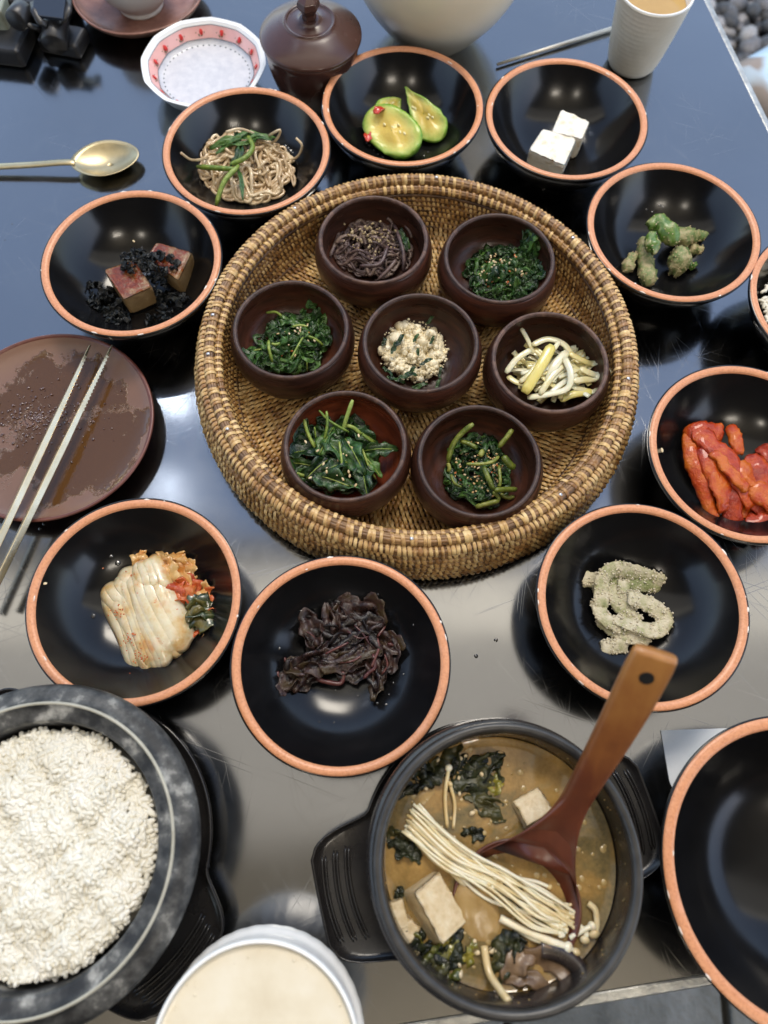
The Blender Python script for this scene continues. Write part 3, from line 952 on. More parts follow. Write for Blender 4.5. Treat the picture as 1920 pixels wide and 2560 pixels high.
o = new_obj('seat', *box((0, 0, z_ - .085 - GZ), (0.38, 0.40, 0.035)), m_st, stl, smooth=False)
for sx in (-1, 1):
    for sy in (-1, 1):
        new_obj('leg', *box((sx * .165, sy * .175, (z_ - .10 - GZ) / 2), (0.035, 0.035, z_ - .10 - GZ)), m_st, stl, smooth=False)

# ------------------------------------------------------------------ stew pot, stands, stone pot
m_mel = mat('black melamine', [(0.010, 0.009, 0.009), (0.018, 0.016, 0.015)], 40, 0.20, rough2=0.32, bmp=(60, .06, .001))
m_pot = mat('black earthenware glaze', [(0.014, 0.011, 0.010), (0.026, 0.022, 0.020)], 60, 0.20, rough2=.3, bmp=(90, .06, .001))
m_potlip = mat('worn pot lip', [(0.014, 0.013, 0.0125), (0.034, 0.032, 0.030)], 90, 0.34, rough2=.42, bmp=(200, .12, .0006))
def stand(c, rot, R0, R1, label, half=0.25, blend=0.33, h=0.024):
    t = empty('pot_stand', (c[0], c[1], 0), label, 'pot stand', 'black ribbed pot stands', rotz=rot)
    def rr(a, scale=1.0):
        r = R0
        for w in (0, PI):
            d = abs((a - w + PI) % (2 * PI) - PI)
            if d < half: e = R1 * math.cos(half * .55) / max(math.cos(min(d, half * 1.2) * .9), .5)
            elif d < half + blend:
                s = (d - half) / blend
                s = s * s * (3 - 2 * s)
                e = R1 * (1 - s) + R0 * s
            else: e = R0
            r = max(r, e)
        return r * scale
    n = 200
    prof = [(0.0, .60, 0.001), (0, 0.80, 0.0), (0, 0.90, .004), (0, 0.97, h * .6), (0, 0.995, h - .002), (0, 1.0, h), (0, .990, h + .0022), (0, .975, h + .0016), (0, .962, h - .001), (0, .90, h - .0025)]
    v, f = [], []
    for _, s, z in prof:
        for i in range(n):
            a = 2 * PI * i / n
            r = rr(a)
            r2 = R0 * .8 * (s / .9) if z < .003 and s < .95 else r - (1 - s) * R0 * 1.0
            v.append((r2 * math.cos(a), r2 * math.sin(a), z))
    # inner well
    for (ri, z) in ((R0 * .86, h - .003), (R0 * .82, h - .004), (R0 * .78, .010), (R0 * .70, .006), (0.001, .006)):
        for i in range(n):
            a = 2 * PI * i / n
            v.append((ri * math.cos(a), ri * math.sin(a), z))
    m = len(v) // n
    for j in range(m - 1):
        for i in range(n):
            k = (i + 1) % n
            f.append((j * n + i, j * n + k, (j + 1) * n + k, (j + 1) * n + i))
    new_obj('base', v, f, m_mel, t)
    for w in (0, PI):
        for k, fr in enumerate((0.28, 0.52, 0.76)):
            rr_ = R0 + (R1 - R0) * fr
            hl = 0.30 - .03 * k
            P = [(rr_ * math.cos(w + a), rr_ * math.sin(w + a), h - .0012) for a in np.linspace(-hl, hl, 16)]
            rads = [0.0004] + [0.0012] * 14 + [0.0004]
            for s in (-.0011, .0011):
                P2 = [((rr_ + s) * math.cos(w + a), (rr_ + s) * math.sin(w + a), h - .0018) for a in np.linspace(-hl, hl, 16)]
                new_obj('rib', *tube(P2, [x * .9 for x in rads], 6), m_mel, t)
    return t
stand((0.0790, -0.0420), math.radians(17), 0.0850, 0.1165, 'black ribbed stand with two handles under the stew pot')
stand((-0.1955, -0.0465), math.radians(-40), 0.0925, 0.1165, 'black ribbed stand under the grey stone rice pot', h=.026)

SPC = np.array([0.0795, -0.0415])
t = empty('stew_pot', (SPC[0], SPC[1], 0.0065), 'black earthenware pot of stew with a wooden ladle in it', 'pot')
o_ = [(0, 0.002), (0.040, 0.001), (0.050, 0.002), (0.060, 0.012), (0.070, 0.030), (0.0775, 0.048), (0.0808, 0.060), (0.0815, 0.066), (0.0805, 0.0715), (0.0775, 0.0745), (0.0768, 0.0775)]
new_obj('body', *lathe(spro(o_, 4), 128, wob=.002), m_pot, t)
new_obj('lip', *lathe(spro([(0.0768, 0.0772), (0.0778, 0.0810), (0.0772, 0.0840), (0.0752, 0.0852), (0.0728, 0.0842), (0.0715, 0.0815)], 4), 128, wob=.002), m_potlip, t)
new_obj('inside', *lathe(spro([(0.0716, 0.0820), (0.0710, 0.0780), (0.0706, 0.066), (0.0700, 0.05), (0.060, 0.03), (0.0001, 0.02)], 4), 128, wob=.002), m_pot, t)

STC = np.array([-0.1955, -0.0465])
m_stone = mat('mottled grey stone', [(0.008, 0.008, 0.008), (0.020, 0.020, 0.020), (0.075, 0.074, 0.070), (0.34, 0.33, 0.30)], 58, 0.45, rough2=0.6, spec=.35, bmp=(150, .3, .0012), detail=9)
m_ridge = mat('pale worn ridge', [(0.30, 0.28, 0.22), (0.42, 0.40, 0.33)], 60, 0.35)
t = empty('stone_pot', (STC[0], STC[1], 0.0065), 'grey mottled stone pot filled with white rice, bottom left', 'pot')
new_obj('body', *lathe(spro([(0, 0.001), (0.045, 0), (0.055, 0.003), (0.070, 0.020), (0.084, 0.045), (0.0925, 0.062), (0.0955, 0.070), (0.0950, 0.0745), (0.0920, 0.0775), (0.0860, 0.0805), (0.0835, 0.0828)], 5), 128, wob=.002), m_stone, t)
new_obj('ridge', *lathe(spro([(0.0838, 0.0824), (0.0832, 0.0834), (0.0824, 0.0836), (0.0818, 0.0830)], 3), 128), m_ridge, t)
new_obj('inside', *lathe(spro([(0.0820, 0.0830), (0.0800, 0.0810), (0.0760, 0.0790), (0.0732, 0.0775), (0.0720, 0.0740), (0.0705, 0.060), (0.062, 0.035), (0.0001, 0.022)], 5), 128, wob=.002), m_stone, t)

# fluted white bowl with a cream coloured drink
fc = np.array([-0.0560, -0.1412])
t = lathe_thing('fluted_bowl', fc, 'white fluted bowl filled with a cream coloured drink, at the bottom edge', 'bowl')
m_wplastic = mat('white glazed ware', [(0.72, 0.70, 0.66), (0.78, 0.76, 0.72)], 20, 0.3)
new_obj('body', *lathe(spro([(0, 0.002), (0.034, 0.0), (0.040, 0.004), (0.050, 0.025), (0.0570, 0.052), (0.0572, 0.060), (0.0545, 0.066), (0.0545, 0.076), (0.0555, 0.083)], 4), 192, flute=36, fl_amp=0.006, fl_r=range(5, 23)), m_wplastic, t)
new_obj('lip', *lathe(spro([(0.0552, 0.082), (0.0563, 0.086), (0.0561, 0.0892), (0.0550, 0.0905), (0.0540, 0.0900), (0.0537, 0.0892)], 4), 128), m_wplastic, t)
m_drink = mat('cream drink', [(0.60, 0.52, 0.38), (0.68, 0.61, 0.47), (0.74, 0.69, 0.58)], 22, 0.16, detail=8, bmp=(30, .05, .002))
new_obj('drink', *lathe([(0.0001, 0.0866), (0.03, 0.0866), (0.0515, 0.0866), (0.0528, 0.0870), (0.0534, 0.0878)], 96), m_drink, t)
mb = MB()
for i in range(60):
    a = rng.uniform(0, 2 * PI); r = .0520 - abs(rng.normal(0, .004))
    s_ = rng.uniform(.0003, .0009)
    mb.add(ellipsoid((r * math.cos(a), r * math.sin(a), .0868), (s_, s_, s_ * .5), None, 8, 5))
mb.build('froth', m_drink, t, kind='stuff')
new_obj('inner_wall', *lathe([(0.0536, 0.0898), (0.0534, 0.0878), (0.0530, 0.084)], 128), m_wplastic, t)

# ladle
m_ladle, nt, b = base_mat('reddish brown ladle wood')
tcl = nt.nodes.new('ShaderNodeTexCoord').outputs['Object']
sp3 = nt.nodes.new('ShaderNodeSeparateXYZ'); nt.links.new(tcl, sp3.inputs[0])
mpl = nt.nodes.new('ShaderNodeMapping'); mpl.inputs['Scale'].default_value = (1, .3, .3); mpl.inputs['Rotation'].default_value = (0, 0, .2); nt.links.new(tcl, mpl.inputs[0])
gr = noise(nt, 160, 6, .6, vec=mpl.outputs[0])
hgt = math_n(nt, 'MULTIPLY', sp3.outputs[2], 9.0)      # worn paler towards the handle end, stained below
fl_ = math_n(nt, 'ADD', math_n(nt, 'ADD', hgt, math_n(nt, 'MULTIPLY', gr, .5)), math_n(nt, 'MULTIPLY', noise(nt, 40, 3), .5))
setin(nt, b.inputs['Base Color'], ramp(nt, math_n(nt, 'MULTIPLY', fl_, .5), [(0.16, (0.075, 0.018, 0.009)), (0.40, (0.13, 0.034, 0.013)), (0.58, (0.24, 0.085, 0.022)), (0.80, (0.36, 0.16, 0.042))]))
b.inputs['Roughness'].default_value = 0.36
b.inputs['Coat Weight'].default_value = 0.2
b.inputs['Coat Roughness'].default_value = 0.3
bump(nt, b, gr, .15, .001)
LO = np.array([0.0785, -0.0425, 0.0785])
t = empty('wooden_ladle', LO, 'brown wooden ladle with a holed handle standing in the stew pot', 'ladle')
LP = [((0.1376, 0.0648, .190), .0112, .0036), ((0.1353, 0.0560, .1795), .0116, .0040), ((0.1315, 0.0400, .1590), .0112, .0042), ((0.1270, 0.0230, .1360), .0102, .0044), ((0.1225, 0.0080, .1165), .0090, .0046),
      ((0.1185, -0.0055, .0985), .0084, .0044)]
C = smooth_prof([p for p, _, _ in LP], 6)
W = smooth_prof([(w, h) for _, w, h in LP], 6)
bc = np.array([0.0885, -0.0678, 0.0640]) ; R_s = .0365; TL = .0075
D = np.array([bc[0] - 0.1185, bc[1] + 0.0055, 0]); D /= np.linalg.norm(D)
D2 = np.array([0.1185 - 0.1376, -0.0055 - 0.0648, 0]); D2 /= np.linalg.norm(D2)
sideN = np.array([-D2[1], D2[0], 0]); sideS = np.array([-D[1], D[0], 0])
T, N, B = frames(C)
sg = 24
secs = []
for i in range(len(C)):
    nn = np.cross(sideN, T[i]); nn /= np.linalg.norm(nn)
    if nn[2] < 0: nn = -nn
    sec = []
    for k in range(sg):
        a = 2 * PI * k / sg
        ca, sa = math.cos(a), math.sin(a)
        x = abs(ca) ** .5 * (1 if ca > 0 else -1); y = abs(sa) ** .7 * (1 if sa > 0 else -1)
        e_ = 1.0 if i > 0 else .93
        sec.append(C[i] + sideN * x * W[i][0] * e_ + nn * y * W[i][1] * e_)
    secs.append(sec)
# the shoulder: a fan from the neck to the arc of the scoop's rim
NS = 14
last = secs[-1]
for j in range(1, NS + 1):
    s_ = j / NS
    sec = []
    for k in range(sg):
        a = 2 * PI * k / sg
        ca, sa = math.cos(a), math.sin(a)
        x = abs(ca) ** .5 * (1 if ca > 0 else -1); y = abs(sa) ** .7 * (1 if sa > 0 else -1)
        phi = x * math.radians(63)
        dirv = -D * math.cos(phi) + sideS * math.sin(phi)
        rim = bc + dirv * R_s + np.array([0, 0, TL * math.cos(phi) + .0002])
        nk = last[k] - np.array([0, 0, 0])
        lw = s_ ** 1.9           # sideways spread comes late
        ln = s_
        dd = rim - nk
        lat = sideS * (dd @ sideS); lon = dd - lat
        p = nk + lon * ln + lat * lw
        # longitudinal droop of the outer parts
        thick_ = .0044 * (1 - s_) + .0012 * s_
        p = p + np.array([0, 0, y * (thick_ - .0044) if s_ < 1 else y * .0012 - 0])
        if s_ == 1: p = rim + np.array([0, 0, y * .0012])
        sec.append(p)
    secs.append(sec)
v = [p - LO for sec in secs for p in sec]
f = []
for i in range(len(secs) - 1):
    for k in range(sg):
        l = (k + 1) % sg
        f.append((i * sg + k, i * sg + l, (i + 1) * sg + l, (i + 1) * sg + k))
f.append(tuple(range(sg))[::-1]); f.append(tuple((len(secs) - 1) * sg + k for k in range(sg)))
new_obj('handle', v, f, m_ladle, t)
hc = C[6] - LO
nn = np.cross(sideN, T[6]); nn /= np.linalg.norm(nn)
if nn[2] < 0: nn = -nn
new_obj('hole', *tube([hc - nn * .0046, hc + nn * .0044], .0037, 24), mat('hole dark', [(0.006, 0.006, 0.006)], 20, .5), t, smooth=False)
v, f = [], []
bl = bc - LO
for (rho, layer) in [(1.0, 0), (0.93, 0), (0.8, 0), (0.6, 0), (0.3, 0), (0.05, 0)] + [(0.05, 1), (0.45, 1), (0.72, 1), (0.95, 1), (1.05, 1), (1.04, 2)]:
    for k in range(48):
        a = 2 * PI * k / 48
        x, y = rho * math.cos(a), rho * math.sin(a)
        z = -0.020 * (1 - rho ** 2.4) if layer == 0 else (-0.024 * (1 - min(1, rho) ** 2.4) - .0012 if layer == 1 else .0006)
        v.append(bl - D * x * R_s + sideS * y * R_s + np.array([0, 0, z + TL * x]))
for j in range(11):
    for k in range(48):
        l = (k + 1) % 48
        f.append((j * 48 + k, j * 48 + l, (j + 1) * 48 + l, (j + 1) * 48 + k))
for k in range(48):
    l = (k + 1) % 48
    f.append((11 * 48 + k, 11 * 48 + l, l, k))
new_obj('scoop', v, f, m_ladle, t)
# ------------------------------------------------------------------ food helpers
def food(name, c, label, cat):
    return empty(name, c, label, cat)

def in_ell(x, y, a, b, rot):
    c, s = math.cos(rot), math.sin(rot)
    u, v = (x * c + y * s) / a, (-x * s + y * c) / b
    return u * u + v * v

def pile_path(cx, cy, a, b, rot, h, fl, L, n, curl, k, start=None, hd=None, rad=0.001, seed=0.0):
    """path that wanders inside an elliptical heap and drapes on its dome"""
    for _ in range(200):
        x, y = rng.uniform(-a, a), rng.uniform(-b, b)
        c, s = math.cos(rot), math.sin(rot)
        px, py = x * c - y * s, x * s + y * c
        if in_ell(px, py, a, b, rot) < 0.9: break
    if start is not None: px, py = start
    hd = rng.uniform(0, 2 * PI) if hd is None else hd
    st = L / (n - 1)
    out = []
    w = rng.normal(0, curl)
    for i in range(n):
        e = in_ell(px, py, a, b, rot)
        dome = max(0.0, 1 - e) ** 0.55
        bumps = 0.75 + 0.35 * math.sin(px * 240 + seed) * math.sin(py * 260 + 1.3 * seed)
        out.append((cx + px, cy + py, fl(cx + px, cy + py) + rad + k * h * dome * bumps))
        w = 0.6 * w + rng.normal(0, curl)
        hd += w
        if e > 0.85:
            want = math.atan2(-py, -px)
            d = (want - hd + PI) % (2 * PI) - PI
            hd += 0.5 * d
        px += st * math.cos(hd); py += st * math.sin(hd)
    P = np.array(out)
    P[1:-1, 2] = (P[:-2, 2] + P[1:-1, 2] * 2 + P[2:, 2]) / 4
    return P

def sub(P, m=3):
    return smooth_prof(P, m)

def leaf(P, W, crinkle=0.3, fold=0.0, nx=7, seed=0.0, tip=True, roll=0.0, wave=5.0):
    """leaf sheet along P, half width W, wavy edges and creases"""
    P = np.asarray(P, float)
    T, N, B = frames(P)
    n = len(P)
    v, f = [], []
    for i in range(n):
        s = i / (n - 1)
        w = W * ((math.sin(PI * min(1, s * 0.92 + 0.06)) ** 0.6) if tip else (0.85 + .15 * math.sin(s * 9 + seed)))
        w *= 1 + 0.22 * math.sin(s * 17 + seed * 3)
        r = roll + 0.5 * math.sin(s * 4 + seed)
        Nn = N[i] * math.cos(r) + B[i] * math.sin(r)
        Bb = B[i] * math.cos(r) - N[i] * math.sin(r)
        for j in range(nx):
            e = 2 * j / (nx - 1) - 1
            z = fold * abs(e) * w + crinkle * w * (0.5 * math.sin(wave * e + seed * 7 + 6 * s) + 0.35 * math.sin(11 * s + 3.1 * e + seed * 2) + .25 * math.sin(23 * s - 5 * e + seed))
            lat = w * e * (1 - 0.18 * crinkle)
            v.append(P[i] + Bb * lat + Nn * z)
    for i in range(n - 1):
        for j in range(nx - 1):
            a = i * nx + j
            f.append((a, a + 1, a + nx + 1, a + nx))
    return v, f

def thick(o, t):
    s = o.modifiers.new('solid', 'SOLIDIFY')
    s.thickness = t
    s.offset = 0
    return o

def zmin(v, fl):
    """keep sheet points above the bowl"""
    return [np.array([p[0], p[1], max(p[2], fl(p[0], p[1]) + .0004)]) for p in v]

def greens(t, n, cx, cy, a, b, rot, h, fl, mats, Lr, Wr, crinkle=0.5, kr=(0.25, 1.0), curl=.35, th=0.0003, name='leaf', nx=6, npts=7):
    for i in range(n):
        k = kr[0] + (kr[1] - kr[0]) * (i / max(1, n - 1))
        L, W = rng.uniform(*Lr), rng.uniform(*Wr)
        P = sub(pile_path(cx, cy, a, b, rot, h, fl, L, npts, curl, k, seed=i), 2)
        v, f = leaf(P, W, crinkle, rng.uniform(-.4, .5), nx, rng.uniform(0, 9), rng.random() < .7, rng.uniform(-.9, .9))
        o = new_obj(name, zmin(v, fl), f, mats[int(rng.integers(len(mats)))], t)
        thick(o, th)

def seeds(t, n, cx, cy, a, b, rot, h, fl, m, s=(0.0006, .0011, .0017), name='sesame_seeds', spread=1.0):
    mb = MB()
    for i in range(n):
        P = pile_path(cx, cy, a * spread, b * spread, rot, h, fl, .001, 2, .1, rng.uniform(.75, 1.08), seed=i)
        p = P[0] + np.array([0, 0, .0006])
        mb.add(ellipsoid(p, (s[2] * rng.uniform(.8, 1.15) / 1.0 * .85, s[1] * rng.uniform(.7, 1.1) * .85, s[0]), rotm('Z', rng.uniform(0, 6)) @ rotm('Y', rng.normal(0, .5)), 7, 5))
    return mb.build(name, m, t, kind='stuff')

def grid_block(top, zb, m, name, parent, n=9, amp=0.0005, inset=0.0, round_=0.12, flat_seed=0.0, zt=None):
    """a crumbly edged block: four top corners (world xy, z), straight sides down to zb"""
    c = parent.location
    top = [np.array(p) - np.array(c) for p in top]
    zb = zb - c[2]
    bot = [np.array([p[0], p[1], zb]) for p in top]
    cen = sum(top) / 4
    bot = [b + (np.array([cen[0], cen[1], zb]) - b) * inset for b in bot]
    def P(u, v, w):
        a = top[0] * (1 - u) * (1 - v) + top[1] * u * (1 - v) + top[2] * u * v + top[3] * (1 - u) * v
        b = bot[0] * (1 - u) * (1 - v) + bot[1] * u * (1 - v) + bot[2] * u * v + bot[3] * (1 - u) * v
        return b * (1 - w) + a * w
    idx, V, F = {}, [], []
    def vid(i, j, k):
        if (i, j, k) not in idx:
            u, v, w = i / n, j / n, k / n
            # pull the edges in a little so that corners are rounded
            q = np.array([2 * u - 1, 2 * v - 1, 2 * w - 1])
            mx = np.sort(np.abs(q))
            e = max(0, (mx[1] - (1 - round_)) / round_)
            e3 = max(0, (mx[0] - (1 - round_)) / round_)
            q = q * (1 - .035 * e ** 2 - .03 * e3 ** 2)
            u, v, w = (q + 1) / 2
            p = P(u, v, w)
            idx[(i, j, k)] = len(V)
            V.append(p)
        return idx[(i, j, k)]
    def face(fn):
        for i in range(n):
            for j in range(n):
                F.append(tuple(vid(*fn(*q)) for q in ((i, j), (i + 1, j), (i + 1, j + 1), (i, j + 1))))
    face(lambda a, b: (a, b, n)); face(lambda a, b: (b, a, 0))
    face(lambda a, b: (0, b, a) if False else (0, a, b)); face(lambda a, b: (n, b, a))
    face(lambda a, b: (b, 0, a)); face(lambda a, b: (a, n, b))
    V = np.array(V)
    V = V + (vnoise(V, 900, flat_seed)[:, None] * np.array([1, .6, .8]) + vnoise(V, 2200, flat_seed + 3)[:, None] * .6) * amp
    o = new_obj(name, V, F, m, parent)
    return o

m_seed = mat('sesame', [(0.50, 0.36, 0.18), (0.68, 0.54, 0.33), (0.75, 0.63, 0.42)], 200, 0.4, rand=.5, island=True)
m_oil = None
def green(name, cols, rough=0.26, **k):
    return mat(name, cols, 260, rough, rand=0.35, bmp=(600, .45, .0010), rough2=rough + .18, detail=5, **k)
m_dkg = green('dark cooked leaf', [(0.005, 0.017, 0.006), (0.014, 0.044, 0.011), (0.040, 0.095, 0.022)], rough=.2)
m_mdg = green('green cooked leaf', [(0.010, 0.035, 0.010), (0.035, 0.100, 0.020), (0.075, 0.165, 0.030)])
m_stem = green('light green stem', [(0.10, 0.17, 0.02), (0.20, 0.28, 0.045), (0.30, 0.37, 0.085)], rough=.3)

def tubepart(t, name, pts, rad, m, seg=8, fn=1.0, fb=1.0, m_sub=4, taper=True, namp=0.0):
    P = smooth_prof(pts, m_sub)
    n = len(P)
    r = np.full(n, rad) if np.isscalar(rad) else np.interp(np.linspace(0, 1, n), np.linspace(0, 1, len(rad)), rad)
    if taper:
        r = r.copy(); r[0] *= .6; r[-1] *= .6
    v, f = tube(P, r, seg, fn, fb)
    if namp:
        V = np.array(v)
        V = V + vnoise(V, 1100, len(P))[:, None] * namp * np.array([1, 1, 1]) + (vnoise(V, 2600, 2.2)[:, None]) * namp * .5
        v = list(V)
    return new_obj(name, v, f, m, t)

def rel(px, zs, c):
    """photo points at given heights, relative to c"""
    return [at(p[0], p[1], z) - np.array(c) for p, z in zip(px, zs)]

# ------------------------------------------------------------------ noodles
t0_, fl, c = BW['noodle']
F = food('glass_noodles', c, 'tan glass noodles topped with dark green leaves and light stems, in a black bowl', 'noodles')
nc = at(622, 422, .018) - c
m_nood = mat('glass noodle', [(0.42, 0.29, 0.16), (0.56, 0.42, 0.25), (0.66, 0.54, 0.36)], 100, 0.17, rand=.35, coat=.4)
for i in range(85):
    P = pile_path(nc[0], nc[1], .0430, .0340, -.15, .024, fl, rng.uniform(.05, .10), 12, .36, .12 + .95 * (i / 85) , seed=0, rad=.0012)
    P[:, 2] += rng.normal(0, .0007, len(P))
    new_obj('noodle', *tube(sub(P, 3), rng.uniform(.0013, .0018), 8, rng.uniform(.7, 1), 1), m_nood, F)
for pts in ([(700, 400), (740, 395), (755, 365), (740, 345)], [(705, 420), (735, 440), (735, 465), (728, 440)], [(520, 395), (480, 400), (452, 382)], [(670, 340), (700, 325), (690, 350), (660, 365)], [(565, 330), (600, 322), (640, 335)]):
    zs = [max(fl(*(at(p[0], p[1], .015) - c)[:2]), .010) + .004 for p in pts]
    new_obj('noodle', *tube(sub(rel(pts, zs, c), 4), .0012, 7), m_nood, F)
for pts, w in (([(525, 372), (560, 355), (600, 345), (640, 340), (690, 345)], .0045), ([(540, 385), (570, 365), (605, 360), (640, 352)], .0035), ([(595, 420), (603, 455), (608, 500)], .0022), ([(590, 330), (600, 370), (590, 400), (575, 415)], .004), ([(560, 345), (590, 350), (620, 335), (655, 348)], .004), ([(615, 365), (640, 345), (680, 350)], .004)):
    P = sub(rel(pts, [.031, .034, .035, .034, .031][:len(pts)], c), 4)
    thick(new_obj('leaf', *leaf(P, w, .7, .3, 7, w * 1e4), m_mdg, F), .0004)
for pts, zs, r in (([(492, 417), (540, 420), (592, 424)], [.028, .033, .035], .0023), ([(597, 414), (560, 455), (540, 514)], [.036, .034, .024], .0023), ([(575, 412), (612, 395), (632, 368), (618, 338)], [.034, .037, .037, .035], .0022)):
    tubepart(F, 'stem', rel(pts, zs, c), r, m_stem)
seeds(F, 16, nc[0], nc[1], .034, .025, -.1, .021, fl, m_seed)

# ------------------------------------------------------------------ zucchini
t0_, fl, c = BW['zucchini']
m_zuc, nt, b = base_mat('zucchini')
at_ = nt.nodes.new('ShaderNodeAttribute'); at_.attribute_name = 'rind'
nz = noise(nt, 220, 4)
fz = math_n(nt, 'ADD', at_.outputs['Fac'], math_n(nt, 'MULTIPLY', math_n(nt, 'SUBTRACT', nz, 0.5), 0.35))
setin(nt, b.inputs['Base Color'], ramp(nt, fz, [(0.15, (0.62, 0.46, 0.09)), (0.45, (0.60, 0.56, 0.15)), (0.72, (0.34, 0.46, 0.09)), (0.86, (0.14, 0.33, 0.03)), (1.0, (0.045, 0.17, 0.012))]))
b.inputs['Roughness'].default_value = 0.16
b.inputs['Subsurface Weight'].default_value = 0.25
b.inputs['Subsurface Radius'].default_value = (1, .9, .4)
b.inputs['Subsurface Scale'].default_value = 0.002
bump(nt, b, noise(nt, 420, 4), .35, .001)
def melon(cen, r, R_, seed, parent_label, point=0.0):
    t = empty('zucchini_piece', cen, parent_label, 'zucchini')
    v, f, at_v = [], [], []
    nu, nv = 36, 14
    for j in range(nv + 1):      # rind half, from rim to bottom
        th = PI / 2 * j / nv
        for i in range(nu):
            a = 2 * PI * i / nu
            x, y = math.cos(a) * math.cos(th), math.sin(a) * math.cos(th)
            sx = abs(x) ** .75 * (1 if x > 0 else -1)
            p = np.array([sx, y, -math.sin(th) ** .9 if j else 0.0])
            v.append(p); at_v.append(.84 + .2 * min(1, th * 1.6))
    base = len(v)
    rings = [.93, .8, .62, .42, .2, .02]
    for rr in rings:
        for i in range(nu):
            a = 2 * PI * i / nu
            x, y = math.cos(a) * rr, math.sin(a) * rr
            sx = abs(x) ** .8 * (1 if x > 0 else -1) if rr > .3 else x
            p = np.array([sx, y, .05 + .10 * math.sin(7 * x + seed) * math.sin(5 * y + seed * 2) + (-.08 if rr < .7 else .0)])
            v.append(p); at_v.append({.93: .74, .8: .6, .62: .40, .42: .2, .2: .1, .02: .1}[rr])
    for j in range(nv):
        for i in range(nu):
            k = (i + 1) % nu
            f.append((j * nu + i, (j + 1) * nu + i, (j + 1) * nu + k, j * nu + k))
    for i in range(nu):
        k = (i + 1) % nu
        f.append((i, k, base + k, base + i))
    for j in range(len(rings) - 1):
        for i in range(nu):
            k = (i + 1) % nu
            f.append((base + j * nu + i, base + j * nu + k, base + (j + 1) * nu + k, base + (j + 1) * nu + i))
    V = np.array(v)
    if point:
        V[:, 1] *= 1 - point * np.clip(.55 * V[:, 0] + .45, 0, 1) ** 1.6
        V[:, 2] *= 1 - .3 * point * np.clip(V[:, 0], 0, 1)
    V = (V * np.array(r)) @ R_.T
    V = V + vnoise(V, 500, seed)[:, None] * .0006
    o = new_obj('flesh', V, f, m_zuc, t)
    a = o.data.attributes.new('rind', 'FLOAT', 'POINT')
    a.data.foreach_set('value', at_v)
    mb = MB()
    for i in range(5):
        x, y = rng.uniform(-.55, .45), rng.uniform(-.4, .4)
        p = R_ @ (np.array([x, y, -.01]) * np.array(r))
        mb.add(ellipsoid(p, (.0021, .0012, .0006), R_ @ rotm('Z', rng.uniform(-.5, .5)), 8, 5))
    mb.build('pips', m_pip, t, kind='stuff')
    return t
m_pip = mat('pale pip', [(0.70, 0.62, 0.25), (0.76, 0.70, 0.38)], 90, .2)
cen = at(980, 326, .0275)
melon(cen, (.0330, .0205, .0170), rotm('Z', -.72) @ rotm('X', .42), 1.0, 'largest zucchini chunk, cut face up, front left in its bowl')
cen = at(1058, 282, .0280)
melon(cen, (.0310, .0165, .018), rotm('Z', 2.12) @ rotm('X', -.45) @ rotm('Y', -.30), 2.0, 'pointed zucchini chunk leaning at the right of the largest one', point=.92)
cen = at(975, 268, .024)
melon(cen, (.0150, .0130, .012), rotm('Z', .9) @ rotm('X', .4), 3.0, 'smallest zucchini chunk peeking out behind the largest one', point=.6)
m_chili = mat('red chili skin', [(0.45, 0.03, 0.015), (0.60, 0.06, 0.03)], 90, .12, coat=.5)
for px, py, z, rz, lab in ((948, 277, .0325, .3, 'red chili piece on top of the largest zucchini chunk'), (919, 342, .021, 1.4, 'red chili piece at the left of the largest zucchini chunk')):
    p = at(px, py, z)
    P = [np.array([x, .0006 * math.sin(x * 400), .0012 - 30 * x * x]) for x in np.linspace(-.006, .006, 8)]
    v, f = leaf(P, .0040, .15, .3, 5, 1)
    o = new_obj('chili_piece', [rotm('Z', rz) @ np.array(q) for q in v], f, m_chili)
    thick(o, .0008); o.location = p
    tag(o, lab, 'chili')
m_juice = mat('clear broth', [(0.018, 0.016, 0.012)], 40, .03, coat=1)
def puddle(t, c, px, py, z, rx, ry, rz, seed, m=None):
    p = at(px, py, z) - c
    v, f = [], []
    n = 40
    for rr, zz in ((0.02, .0007), (.6, .0007), (.9, .0005), (1.0, -.0002)):
        for i in range(n):
            a = 2 * PI * i / n
            w = 1 + .22 * math.sin(3 * a + seed) + .12 * math.sin(7 * a + 2 * seed) + .07 * math.sin(13 * a + seed)
            x, y = rx * rr * w * math.cos(a), ry * rr * w * math.sin(a)
            q = rotm('Z', rz) @ np.array([x, y, 0])
            v.append((p[0] + q[0], p[1] + q[1], p[2] + zz))
    for j in range(3):
        for i in range(n):
            k = (i + 1) % n
            f.append((j * n + i, j * n + k, (j + 1) * n + k, (j + 1) * n + i))
    return new_obj('juice', v, f, m or m_juice, t)
def drops(t, c, fl, pts, m, r=(.0005, .0014)):
    mb = MB()
    for px, py in pts:
        p = at(px, py, .014) - c
        p = at(px, py, fl(p[0], p[1]) ) - c
        s = rng.uniform(*r)
        mb.add(ellipsoid((p[0], p[1], fl(p[0], p[1]) + .0001), (s, s * rng.uniform(.7, 1.3), s * .45), rotm('Z', rng.uniform(0, 3)), 10, 6, .2, 2, px))
    mb.build('droplets', m, t, kind='stuff')
m_water = mat('clear droplet', [(0.02, 0.02, 0.02)], 40, .02, coat=1)
drops(BW['zucchini'][0], c, fl, [(917, 358), (924, 364), (945, 385), (958, 392), (1060, 389), (912, 342), (935, 375), (1070, 380)], m_water)
drops(BW['noodle'][0], BW['noodle'][2], BW['noodle'][1], [(705, 300), (712, 306), (718, 312), (728, 352), (715, 358), (700, 330)], m_water, (.001, .0028))

